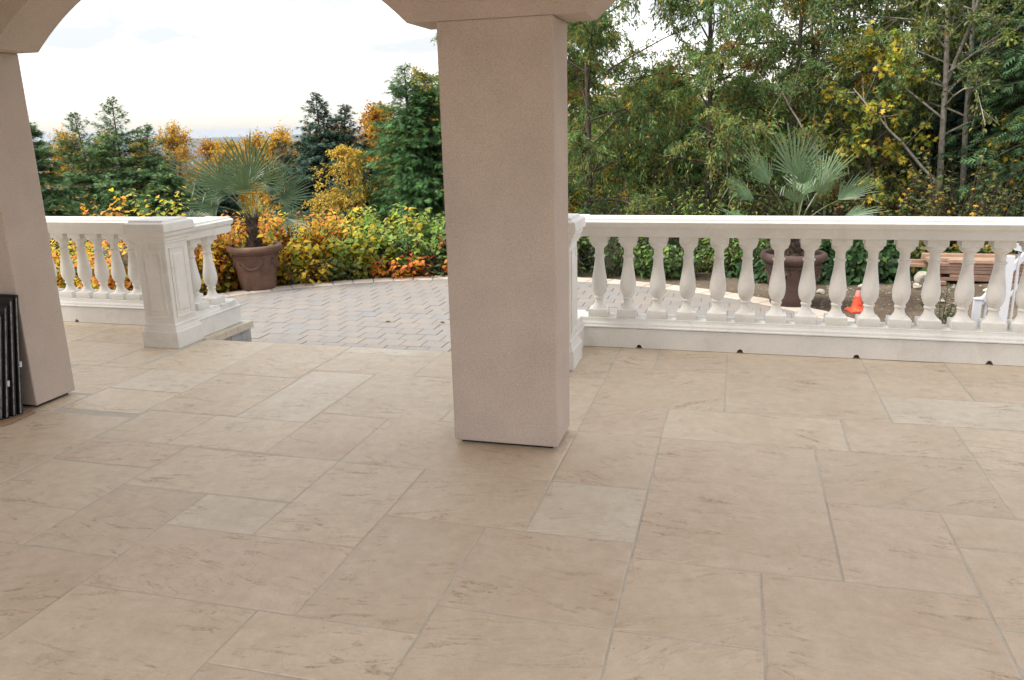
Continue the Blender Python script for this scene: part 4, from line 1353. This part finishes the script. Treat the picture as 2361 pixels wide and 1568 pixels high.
for i, (x, y, zt, s_, pal, tm, lf, lab) in enumerate(UG):
    z = gz(x, y)
    cane_shrub('undergrowth_bush', lab, (x, y, z), zt - z, s_ * 1.2, 200 + i, pal, stems=70, lps=17, tmpl=tm, leaf=lf, group='undergrowth of the woodland', start=.05)
IV = [((.042, .095, .035), 4), ((.060, .125, .045), 2), (DKGREEN, 2), (YGREEN, .3)]
mound('ivy_shrub', 'low green ivy mound left of the second palm pot', (.35, 11.25, LOW - .05), .55, .4, .42, 220, IV, 1300, .085, group='ivy mounds behind the yard')
mound('ivy_shrub', 'dark green ivy mound right of the second palm pot', (1.35, 11.45, LOW - .05), .6, .45, .62, 221, IV, 1900, .085, group='ivy mounds behind the yard')
mound('ivy_shrub', 'tall ivy mound left of the lumber stack', (1.95, 11.75, LOW - .05), .55, .4, .62, 222, IV, 1700, .085, group='ivy mounds behind the yard')
mound('ivy_shrub', 'ivy mound behind the lumber stack', (2.9, 12.0, LOW - .05), .8, .35, .55, 223, [(OLIVE, 3), (GOLD, 1), (GREEN, 2)], 1700, .07, group='ivy mounds behind the yard')

# ------------------------------------------------------------------ pots and palms
def make_pot(label, loc, rz, TERRA=TERRA):
    t = thing('planter_pot', label, 'plant pot', loc, 'terracotta pots with palms', rz)
    b = MB()
    b.lathe([(.225, 0), (.232, .012), (.242, .10), (.262, .24), (.284, .37), (.296, .43), (.305, .438), (.312, .450), (.310, .462), (.300, .470), (.306, .478), (.318, .486), (.318, .500), (.30, .50), (.285, .46), (.27, .40)], 40)
    b.build('body', TERRA, t, smooth=35)
    r = MB()
    r.lathe([(.300, .492), (.330, .496), (.352, .510), (.364, .533), (.363, .560), (.350, .583), (.330, .594), (.312, .590), (.302, .576), (.296, .54), (.290, .50)], 40, cap=False)
    r.build('rim', TERRA, t, smooth=50)
    s_ = MB()
    rs = np.random.default_rng(int(abs(loc[0]) * 100))
    V, Fc = [(0, 0, .545)], []
    for q, rr in enumerate((.1, .2, .30)):
        for k in range(18):
            V.append((rr * math.cos(k * math.pi / 9), rr * math.sin(k * math.pi / 9), .535 - .02 * q + rs.uniform(-.012, .012)))
    for k in range(18):
        j = (k + 1) % 18
        Fc.append((0, 1 + k, 1 + j))
        for q in range(2):
            Fc.append((1 + q * 18 + k, 19 + q * 18 + k, 19 + q * 18 + j, 1 + q * 18 + j))
    s_.add(V, Fc); s_.build('soil', SOIL, t)
    # hanging garlands with rosettes
    for g in range(4):
        m = MB()
        a0 = g * math.pi / 2 - math.pi / 4 * .72
        pts, rad = [], []
        for k in range(25):
            u = k / 24
            a = a0 + u * math.pi / 2 * .72
            z = .405 - .115 * (1 - (2 * u - 1) ** 2)
            rr = np.interp(z, [.1, .24, .37, .43], [.242, .262, .284, .296]) + .004
            pts.append((rr * math.cos(a), rr * math.sin(a), z)); rad.append(.011 + .009 * (1 - (2 * u - 1) ** 2) + .003 * (k % 2))
        m.tube(pts, rad, 7)
        for e_ in (pts[0], pts[-1]):
            m.tube([e_, (e_[0] * .99, e_[1] * .99, e_[2] - .06)], [.016, .006], 6)
            for k in range(5):
                a = k * 2 * math.pi / 5
                rr = math.hypot(e_[0], e_[1]); an = math.atan2(e_[1], e_[0]) + .05 * math.cos(a)
                c = np.array([rr * math.cos(an), rr * math.sin(an), e_[2] + .016 * math.sin(a)])
                m.tube([c * np.array([.985, .985, 1]), c * np.array([1.04, 1.04, 1])], [.011, .005], 5)
        m.build('garland', TERRA, t, smooth=60)
    return t
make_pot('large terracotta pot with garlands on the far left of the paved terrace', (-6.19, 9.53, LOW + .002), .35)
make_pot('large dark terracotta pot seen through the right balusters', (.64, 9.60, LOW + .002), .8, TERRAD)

def frond_mesh(parent, base, hub, blade_dir, normal, L_, seed, nseg=30, fan=215, bent=.15, curl=.25, pal=None):
    rs = np.random.default_rng(seed)
    base, hub = np.array(base, float), np.array(hub, float)
    V, Fc, C = [], [], []
    X = unit(np.array(blade_dir, float)); Zn = np.array(normal, float)
    Yv = unit(np.cross(Zn, X)); Zn = np.cross(X, Yv)
    gcol = np.array(pick(rs, pal, 1)[0])
    def quadstrip(st, cols):
        # st: list of (left, mid, right)
        b = len(V)
        for l, m, r in st: V.extend([l, m, r])
        C.extend(np.repeat(cols, 3, 0))
        for i in range(len(st) - 1):
            o_ = b + i * 3
            Fc.extend([(o_, o_ + 1, o_ + 4, o_ + 3), (o_ + 1, o_ + 2, o_ + 5, o_ + 4)])
    # stalk
    u = np.linspace(0, 1, 5)
    mid = (base + hub) / 2 + np.array([0, 0, .12 * np.linalg.norm(hub - base)])
    pts = (1 - u)[:, None] ** 2 * base + 2 * (u * (1 - u))[:, None] * mid + (u ** 2)[:, None] * hub
    st = []
    for i, p in enumerate(pts):
        wv = .011 * (1 - .45 * u[i])
        sd_ = unit(np.cross(hub - base, [0, 0, 1.]))
        st.append((p - sd_ * wv, p + np.array([0, 0, -.008]), p + sd_ * wv))
    quadstrip(st, np.array([(.13, .16, .07)] * 5))
    for k in range(nseg):
        a = R(-fan / 2 + fan * (k + rs.uniform(-.15, .15)) / (nseg - 1))
        dv = X * math.cos(a) + Yv * math.sin(a)
        pv = -X * math.sin(a) + Yv * math.cos(a)
        ln = L_ * (1 - .38 * abs(a / R(fan / 2)) ** 2) * rs.uniform(.8, 1.08)
        wmid = ln * .45 * R(fan) / nseg * .50
        is_bent = rs.random() < bent
        st, cols = [], []
        hand = curl * L_
        pos = hub.copy()
        dcur = unit(dv + Zn * .10)
        steps = [.02, .25, .45, .70, .88, 1.0]
        prev = 0
        for i, s_ in enumerate(steps):
            pos = pos + dcur * (s_ - prev) * ln
            prev = s_
            if is_bent and i == 3:
                dcur = unit(dv * .35 + np.array([0, 0, -1.]) + rs.normal(0, .25, 3))
            else:
                dcur = unit(dcur + np.array([0, 0, -curl * .22 * s_]))
            wd = np.interp(s_, [0, .25, .45, .7, .88, 1], [.003, wmid * .56, wmid * .74, wmid * .66, wmid * .38, .001])
            fold = wd * .55
            st.append((pos - pv * wd + Zn * fold, pos, pos + pv * wd + Zn * fold))
            c = gcol * rs.uniform(.8, 1.25) * (1.0 if s_ < .85 else .95)
            if s_ == 1.0: c = np.array((.20, .16, .07))
            if is_bent and i > 3: c = np.array((.33, .39, .29))
            cols.append(c)
        quadstrip(st, np.array(cols))
    me = bpy.data.meshes.new('frond')
    me.from_pydata([tuple(v) for v in V], [], Fc)
    ca = me.color_attributes.new('tint', 'FLOAT_COLOR', 'POINT')
    ca.data.foreach_set('color', np.concatenate([np.clip(np.array(C), 0, .9), np.ones((len(C), 1))], 1).astype(np.float32).ravel())
    me.materials.append(PALML)
    me.update()
    return link('frond', me, parent)
def make_palm(label, loc, trunk_h, fr, seed, yaw, fans, nseg, pal, bscale):
    """fr: (azimuth deg, 0 = to the camera's right, 90 = away; elevation; stalk; blade)"""
    t = thing('fan_palm', label, 'palm', loc, 'potted fan palms', yaw)
    rs = np.random.default_rng(seed)
    m = MB()
    zs = np.linspace(-.06, trunk_h, 14)
    m.tube([(0.01 * math.sin(z * 9), .01 * math.cos(z * 7), z) for z in zs], [np.interp(z, [0, .05, .2, trunk_h], [.105, .085, .062, .052]) * (1 + .08 * (k % 2)) for k, z in enumerate(zs)], 12)
    for k in range(150):
        a, z = rs.uniform(0, 6.28), rs.uniform(0, trunk_h)
        r = np.interp(z, [0, .05, .2, trunk_h], [.10, .085, .062, .052])
        p = np.array([r * math.cos(a), r * math.sin(a), z])
        d = np.array([math.cos(a) * .35 + rs.normal(0, .3), math.sin(a) * .35 + rs.normal(0, .3), 1]) * rs.uniform(.04, .09)
        m.tube([p * np.array([.9, .9, 1]), p + d], [.008, .002], 4)
    m.build('trunk', FIBRE, t)
    # old leaf boots
    for k in range(9):
        a = k * 2.4; z = trunk_h - .02 - .012 * k
        b = MB(); p = np.array([.045 * math.cos(a), .045 * math.sin(a), z])
        b.tube([p, p + np.array([.05 * math.cos(a), .05 * math.sin(a), .12])], [.016, .006], 5)
        b.build('leaf_base', FIBRE, t)
    for i, (az, el, stalk, L_, tilt) in enumerate(fr):
        a, e_ = R(az), R(el)
        d = np.array([math.cos(a) * math.cos(e_), math.sin(a) * math.cos(e_), math.sin(e_)])
        base = np.array([.03 * math.cos(a), .03 * math.sin(a), trunk_h - .03 + .012 * (i % 4)])
        hub = base + d * stalk + np.array([0, 0, -.10 * stalk * math.cos(e_)])
        bd = unit(d + np.array([0, 0, -.22 * math.cos(e_)]))
        up = np.array([-math.cos(a) * math.sin(e_), -math.sin(a) * math.sin(e_), math.cos(e_)])
        up = unit(up + rs.normal(0, .15, 3) + np.array([0, -tilt, 0]))
        frond_mesh(t, base, hub, bd, up, L_, seed * 50 + i, nseg=nseg, fan=rs.uniform(*fans), bent=bscale * np.interp(el, [-20, 20, 60, 90], [.45, .28, .12, .05]), curl=.25, pal=pal)
    return t
YAW = R(15.565)
make_palm('fan palm with wide upright fronds in the left terracotta pot', (-6.19, 9.53, LOW + .53), .42,
          [(90, 80, .54, .62, .3), (165, 58, .54, .60, .8), (158, 46, .46, .78, .1), (180, 26, .44, .56, .9), (186, -2, .52, .54, .8), (18, 60, .50, .54, .8), (0, 34, .46, .50, .9), (-5, 2, .46, .46, .6),
           (60, 46, .46, .52, .3), (270, 68, .44, .50, 0), (212, 8, .46, .46, .4), (45, 72, .48, .54, .5)], 5, YAW,
          (150, 210), 24, [((.060, .105, .040), 3), ((.080, .130, .055), 2), ((.045, .080, .030), 2)], .8)
make_palm('fan palm with grey-green fronds and broken tips in the right pot', (.64, 9.60, LOW + .53), .36,
          [(95, 82, .60, .58, .2), (158, 60, .56, .55, .6), (172, 38, .55, .48, .7), (188, 12, .55, .44, .7), (22, 58, .56, .58, .6), (6, 36, .55, .52, .7), (-6, 12, .52, .46, .7), (300, 56, .46, .40, .1), (245, 50, .44, .40, .1),
           (60, 46, .50, .50, .3), (330, 18, .48, .42, .4), (265, 72, .50, .44, 0)], 6, YAW,
          (95, 150), 18, [((.105, .175, .078), 3), ((.135, .205, .105), 2), ((.075, .130, .052), 2)], 1.3)

# ------------------------------------------------------------------ yard: cone, lumber, rocks, sapling, stair rail
def make_cone():
    t = thing('traffic_cone', 'small orange traffic cone with faded tip on the dirt', 'traffic cone', (1.33, 9.46, LOW - .028), rz=.3)
    b = MB()
    b.slab([(-.085, -.10), (.085, -.10), (.10, -.085), (.10, .085), (.085, .10), (-.085, .10), (-.10, .085), (-.10, -.085)], 0, .018, .006)
    b.build('base', CONEO, t)
    c = MB(); c.lathe([(.078, .016), (.070, .024), (.058, .06), (.040, .135), (.034, .165)], 24, cap=False)
    c.build('body', CONEO, t, smooth=40)
    d = MB(); d.lathe([(.034, .165), (.0345, .170), (.024, .218), (.021, .226), (.012, .228), (.010, .20)], 24, cap=False)
    d.build('tip', CONEP, t, smooth=40)
    for k, (a, z) in enumerate([(-1.9, .075), (-1.5, .062), (-1.1, .09)]):
        s_ = MB()
        r = np.interp(z, [.024, .06, .135], [.070, .058, .040]) + .0015
        for q in range(3):
            aa = a + q * .16
            s_.tube([(r * math.cos(aa), r * math.sin(aa), z), (r * 1.0 * math.cos(aa + .12), r * 1.0 * math.sin(aa + .12), z + .012 * (q - 1))], [.003, .002], 4)
        s_.build('scuff_mark', BLACKM, t)
make_cone()
def board(label, x0, x1, y0, y1, z0, z1, mat, rz=0.):
    m = MB()
    xc, yc = (x0 + x1) / 2, (y0 + y1) / 2
    hx, hy = (x1 - x0) / 2, (y1 - y0) / 2
    m.slab([(-hx, -hy), (hx, -hy), (hx, hy), (-hx, hy)], 0, z1 - z0, .003)
    o = m.build('lumber_board', mat)
    o.location = (xc, yc, z0); o.rotation_euler = (0, 0, rz)
    return tag(o, label, 'board', 'boards of the lumber stack')
G0 = LOW - .03
rsb = np.random.default_rng(9)
names = ['lowest', 'second lowest', 'third lowest', 'fourth lowest', 'fifth lowest']
for k in range(5):
    z = G0 + .045 + k * .045
    board('%s red-brown board at the front of the lumber stack' % names[k], 2.50 + rsb.uniform(-.02, .02) + (.12 if k == 1 else 0), 5.6, 11.20 + rsb.uniform(-.006, .006), 11.33, z, z + .038, WOODR)
    board('%s red-brown board at the back of the lumber stack' % names[k], 2.55 + rsb.uniform(-.02, .02), 5.6, 11.36 + rsb.uniform(-.006, .006), 11.49, z, z + .038, WOODR)
board('dark sleeper board lying on the dirt under the left of the lumber stack', 2.45, 2.58, 11.12, 11.58, G0 + .001, G0 + .043, WOODR)
board('dark sleeper board lying on the dirt under the right of the lumber stack', 4.3, 4.42, 11.12, 11.58, G0 + .001, G0 + .043, WOODR)
zt = G0 + .045 + 5 * .045
board('light board sticking out to the left of the lumber stack', 1.92, 3.2, 11.505, 11.61, -.232, -.192, WOODL)
board('light board lying against the protruding one in the lumber stack', 1.95, 3.2, 11.56, 11.61, -.191, -.145, WOODL)
board('light board on top of the lumber stack, front', 2.60, 3.9, 11.19, 11.30, zt, zt + .040, WOODL)
board('light board on top of the lumber stack, behind the front one', 2.36, 3.22, 11.31, 11.42, zt, zt + .042, WOODL, .01)
board('light board on top of the lumber stack, rearmost and highest', 2.34, 3.6, 11.425, 11.53, zt + .0, zt + .075, WOODL)
def rock(label, loc, s_, seed, group='pale stones on the dirt'):
    import bmesh
    bm = bmesh.new()
    bmesh.ops.create_icosphere(bm, subdivisions=3, radius=1)
    rs = np.random.default_rng(seed)
    ax = unit(rs.normal(0, 1, (7, 3))); am = rs.uniform(.08, .3, 7)
    for v in bm.verts:
        p = np.array(v.co)
        f = 1 + sum(a * .5 * math.sin(3 * float(p @ x) + 2 * k) for k, (x, a) in enumerate(zip(ax, am)))
        for x, a in zip(ax, am):
            d_ = float(p @ x)
            if d_ > .75: f *= 1 - (d_ - .75) * .6
        v.co = Vector(p * f) * 1.0
        v.co.x *= s_[0]; v.co.y *= s_[1]; v.co.z *= s_[2]
    me = bpy.data.meshes.new('rock'); bm.to_mesh(me); bm.free()
    me.materials.append(ROCK)
    me.polygons.foreach_set('use_smooth', [True] * len(me.polygons)); me.set_sharp_from_angle(angle=R(32))
    o = link('rock', me); o.location = loc; o.rotation_euler = (0, 0, seed * 1.3)
    return tag(o, label, 'rock', group)
rock('largest pale rock resting under the protruding board', (2.30, 11.10, G0 + .06), (.13, .11, .10), 1)
rock('pale pointed rock left of the largest one', (2.07, 11.02, G0 + .035), (.085, .08, .065), 2)
rock('round pale stone in front of the largest rock', (2.22, 10.92, G0 + .02), (.045, .05, .03), 3)
rock('flat grey stone in the middle of the dirt behind the balusters', (2.27, 10.05, G0 + .012), (.075, .05, .03), 4)
rock('small white stone beside the ivy right of the second pot', (1.55, 10.75, G0 + .02), (.05, .045, .04), 5)
rock('small pale stone right of the flat grey one', (2.75, 10.3, G0 + .012), (.045, .035, .028), 6)
rock('pale stone just right of the second pot', (1.02, 10.35, G0 + .02), (.05, .04, .04), 7)
rock('flat pale stone near the ivy edge', (1.98, 10.85, G0 + .01), (.06, .04, .022), 8)
rock('small pale stone in front of the lumber stack', (2.95, 10.75, G0 + .012), (.04, .035, .03), 9)
def gravel():
    rs = np.random.default_rng(77)
    m = MB()
    V0 = np.array([(1, 0, 0), (0, 1, 0), (-1, 0, 0), (0, -1, 0), (0, 0, 1), (0, 0, -1)], float)
    F0 = [(0, 1, 4), (1, 2, 4), (2, 3, 4), (3, 0, 4), (1, 0, 5), (2, 1, 5), (3, 2, 5), (0, 3, 5)]
    for k in range(2600):
        x, y = rs.uniform(.2, 6), rs.uniform(7.0, 11.8)
        if math.hypot(x - CX, y - CY) < RO + .06: continue
        s_ = rs.lognormal(-4.5, .5)
        a = rs.uniform(0, 6.28)
        v = V0 * s_ * rs.uniform(.6, 1.3, (6, 3)) * np.array([1, .8, .6])
        v = np.stack([v[:, 0] * math.cos(a) - v[:, 1] * math.sin(a), v[:, 0] * math.sin(a) + v[:, 1] * math.cos(a), v[:, 2]], 1)
        m.add(v + np.array([x, y, gz(x, y) + s_ * .2]), F0)
    stuff(m.build('gravel', PEBBLE), 'loose gravel and small stones scattered over the dirt yard', 'gravel')
gravel()
def sapling():
    rs = np.random.default_rng(8)
    t = thing('conifer_sapling', 'small dark yew sapling behind the balusters near the white stair rail', 'sapling', (1.98, 8.55, LOW - .04))
    m = MB(); P, D, NN, C, S = [], [], [], [], []
    stems = [((0, 0), (.02, 0), .50), ((.02, 0), (-.20, .05), .30), ((0, .02), (.14, -.05), .36), ((-.02, 0), (-.08, -.1), .24), ((0, 0), (.10, .1), .28), ((0, 0), (-.03, .06), .40)]
    for (bx, by), (ex, ey), h in stems:
        u = np.linspace(0, 1, 5)
        lp = np.stack([bx + ex * u, by + ey * u, -.03 + (h + .03) * u], 1)
        m.tube(lp, .006 * (1 - .7 * u) + .0015, 5)
        n_ = 130
        x = rs.uniform(.2, 1, n_)
        pos = np.stack([np.interp(x, u, lp[:, k]) for k in range(3)], 1)
        a = rs.uniform(0, 6.28, n_)
        out_ = rs.uniform(0, 1, n_) * .10 * (1.15 - x)
        pos += np.stack([np.cos(a) * out_, np.sin(a) * out_, out_ * .5], 1)
        P.append(pos); D.append(np.stack([np.cos(a), np.sin(a), rs.uniform(.1, .9, n_)], 1)); NN.append(rs.normal(0, .5, (n_, 3)) + np.array([0, 0, 1.]))
        C.append(pick(rs, [((.03, .06, .025), 3), ((.06, .10, .03), 2), ((.16, .17, .05), .7)], n_) * rs.uniform(.7, 1.3, (n_, 1))); S.append(rs.uniform(.02, .04, n_))
    m.build('stems', BARK, t)
    leaf_object('foliage', np.concatenate(P), np.concatenate(D), np.concatenate(NN), np.concatenate(S), np.concatenate(C), 'lance', LEAF, t)
sapling()

def stair_rail():
    def bar(t, nm, a, b, hw, h):
        m = MB()
        V = []
        for x, z in (a, b):
            V += [(x, -hw, z), (x, hw, z), (x, hw, z + h), (x, -hw, z + h)]
        m.add(V, [(0, 3, 2, 1), (4, 5, 6, 7), (0, 1, 5, 4), (1, 2, 6, 5), (2, 3, 7, 6), (3, 0, 4, 7)])
        m.build(nm, WMETAL, t)
    # far rail climbing to the right
    t = thing('stair_railing', 'white metal stair railing climbing to the right, far one with low newel', 'railing', (2.285, 8.6, G0), 'white stair railings', 0)
    p = MB(); p.box(-.032, .032, -.032, .032, 0, .345); p.box(-.038, .038, -.038, .038, .345, .354); p.build('newel_post', WMETAL, t)
    k_, ln = 1.45, .62
    bar(t, 'handrail', (.025, .275), (ln, .275 + k_ * (ln - .025)), .028, .075)
    bar(t, 'bottom_rail', (.025, .02), (ln, .02 + k_ * (ln - .025)), .016, .035)
    for k in range(7):
        x = .075 + k * .078
        b = MB(); b.box(x - .010, x + .010, -.010, .010, .03 + k_ * (x - .025), .28 + k_ * (x - .025)); b.build('picket', WMETAL, t)
    p = MB(); p.box(ln + .002, ln + .06, -.03, .03, 0, .45 + k_ * ln); p.build('upper_post', WMETAL, t)
    # near rail: broad end post and a run falling to the right
    t2 = thing('stair_railing', 'white metal railing with broad end post at the right edge, nearer one', 'railing', (2.235, 7.55, G0), 'white stair railings', R(-12))
    p = MB(); p.box(-.085, .008, -.03, .03, 0, .93); p.build('newel_post', WMETAL, t2)
    bar(t2, 'handrail', (-.01, .985), (1.6, .60), .035, .055)
    bar(t2, 'bottom_rail', (.01, .06), (1.6, .06), .014, .03)
    for k in range(28):
        x = .036 + k * .052
        b = MB(); b.box(x - .009, x + .009, -.009, .009, .085, .975 - (x + .01) * .239); b.build('picket', WMETAL, t2)
stair_rail()

# ------------------------------------------------------------------ things behind the left balustrade
def fallen_pot():
    t = thing('flower_pot', 'terracotta flower pot lying on its side behind the left balusters', 'plant pot', (-8.02, 8.95, LOW + .05))
    b = MB(); b.lathe([(.10, 0), (.125, .18), (.15, .34), (.15, .345), (.138, .34), (.11, .16), (.09, .02)], 28, cap=False); o = b.build('body', TERRA, t, smooth=40)
    r = MB(); r.lathe([(.15, .33), (.17, .338), (.176, .36), (.17, .385), (.155, .392), (.142, .38), (.138, .34)], 28, cap=False); r.build('rim', TERRA, t, smooth=40)
    m = MB(); m.lathe([(.09, .0), (.10, 0), (.10, .012), (.0005, .012)], 28, cap=False); m.build('bottom', TERRA, t)
    t.rotation_euler = (R(88), 0, R(100))
fallen_pot()
def crate():
    t = thing('wooden_crate', 'weathered grey slatted wooden crate behind the left stone pier', 'crate', (-8.0, 9.4, gz(-8.0, 9.4)), rz=.25)
    z0 = 0
    H = .28 - gz(-8.0, 9.4)
    n = int(H / .10)
    for k in range(n):
        m = MB(); m.slab([(-.34, -.25), (.34, -.25), (.34, -.23), (-.34, -.23)], k * .10 + .006, k * .10 + .092, .002); m.build('slat', WOODG, t)
        m = MB(); m.slab([(-.34, .23), (.34, .23), (.34, .25), (-.34, .25)], k * .10 + .006, k * .10 + .092, .002); m.build('slat', WOODG, t)
        for sx in (-.34, .322):
            m = MB(); m.slab([(sx, -.228), (sx + .018, -.228), (sx + .018, .228), (sx, .228)], k * .10 + .006, k * .10 + .092, .002); m.build('slat', WOODG, t)
    for sx in (-.30, .28):
        for sy in (-.226, .206):
            m = MB(); m.box(sx, sx + .02, sy, sy + .02, -.06, n * .10); m.build('corner_post', WOODG, t)
crate()
def pipe():
    t = thing('pipe_handle', 'dark green pipe with bent end behind the return balustrade', 'pipe', (-7.05, 10.1, LOW - .05))
    m = MB(); m.tube([(-.9, .1, .58), (-.3, .05, .60), (-.03, 0, .615), (.03, 0, .60), (.05, 0, .55), (.04, 0, .3), (.0, 0, -.1)], [.017] * 7, 10)
    m.build('tube', PIPE, t, smooth=60)
    c = MB(); c.tube([(.035, -.03, .605), (.035, .03, .605)], [.034, .034], 14); c.build('end_joint', PIPE, t, smooth=40)
pipe()

# ------------------------------------------------------------------ stacked screens at the left column
def screens():
    b = MB()
    n = 10
    pts = [(-5.2, 3.56), (-4.33, 3.60)] + [(-4.30 + .075 * math.sin(k * math.pi / 2 / n), 3.675 - .075 * math.cos(k * math.pi / 2 / n) + .03) for k in range(n + 1)] + [(-4.235, 3.90), (-5.2, 3.90)]
    b.slab(pts, .002, .018, .002)
    o = b.build('plywood_board', PLY)
    tag(o, 'brown plywood board with rounded corner on the floor under the black screens', 'board')
    specs = [(3.665, .60, -4.325, 'frontmost and shortest of the black framed screens leaning on the left column'),
             (3.705, .655, -4.300, 'second from the front of the black framed screens leaning on the left column'),
             (3.735, .70, -4.285, 'middle one of the black framed screens leaning on the left column'),
             (3.775, .735, -4.272, 'second from the back of the black framed screens leaning on the left column'),
             (3.815, .748, -4.262, 'rearmost and tallest of the black framed screens leaning on the left column')]
    for i, (yb, h, xr, lab) in enumerate(specs):
        t = thing('window_screen', lab, 'window screen', (xr, yb, .0195), 'black screens at the left column')
        lean = math.atan2(3.935 - .03 * (4 - i) - yb, h)
        t.rotation_euler = (-lean, 0, R(-1.5 * (i - 2)))
        wd, fw, th_ = .85, .045, .016
        f = MB()
        f.box(-fw, 0, 0, th_, 0, h); f.box(-wd, -wd + fw, 0, th_, 0, h)
        f.box(-wd + fw + .0005, -fw - .0005, 0, th_, 0, fw); f.box(-wd + fw + .0005, -fw - .0005, 0, th_, h - fw, h)
        f.box(-wd + fw + .0005, -fw - .0005, .002, th_ - .002, h * .74, h * .74 + .02)
        f.build('frame', BLACKM, t)
        g = MB(); g.box(-wd + fw + .001, -fw - .001, .006, .010, fw + .001, h * .74 - .001); g.build('mesh_panel', MESHM, t)
        g = MB(); g.box(-wd + fw + .001, -fw - .001, .006, .010, h * .74 + .021, h - fw - .001); g.build('mesh_panel', MESHM, t)
        e_ = MB(); e_.box(-.004, .0015, -.0015, .004, .01, h - .02); e_.build('edge_strip', SCRATCH, t)
        if i in (2, 4):
            k_ = MB(); k_.box(-.012, .012, .004, .012, .10 + .05 * i, .135 + .05 * i); k_.build('pull_tab', WMETAL, t)
screens()

# ------------------------------------------------------------------ litter on the pavers and patio
def litter():
    rs = np.random.default_rng(4)
    for k, (x, y, c, lab) in enumerate([(-1.6, 9.35, RUST, 'curled brown leaf on the pavers behind the first right balusters'), (-1.5, 9.28, GOLD, 'tan dry leaf on the pavers beside the curled brown one'),
                                       (-3.6, 8.0, (.10, .06, .03), 'dark dry leaf on the pavers left of the central column'), (-3.05, 8.05, (.12, .07, .035), 'small brown twig-like leaf on the pavers near the column')]):
        t = leaf_object('fallen_leaf', [(0, 0, .004)], [(math.cos(k * 2.), math.sin(k * 2.), .05)], [(0, 0, 1)], [.07], np.array([c]), 'oval', LEAF, None)
        t.location = (x, y, LOW + .004)
        tag(t, lab, 'leaf', 'fallen leaves on the pavers')
litter()

# ------------------------------------------------------------------ air
def haze():
    m = MB(); m.box(-9500, 9500, -1500, 9500, -145, 14)
    mat = bpy.data.materials.new('haze'); mat.use_nodes = True
    t = mat.node_tree; t.nodes.clear()
    o = N(t, 'ShaderNodeOutputMaterial'); v = N(t, 'ShaderNodeVolumePrincipled')
    v.inputs['Color'].default_value = (.52, .62, .80, 1)
    v.inputs['Density'].default_value = 7e-5
    v.inputs['Anisotropy'].default_value = 0.0
    t.links.new(v.outputs[0], o.inputs['Volume'])
    h = m.build('haze', mat)
    h['kind'] = 'stuff'; h['label'] = 'pale blue haze over the distant valley and hills'; h['category'] = 'haze'
    h.display_type = 'WIRE'
haze()
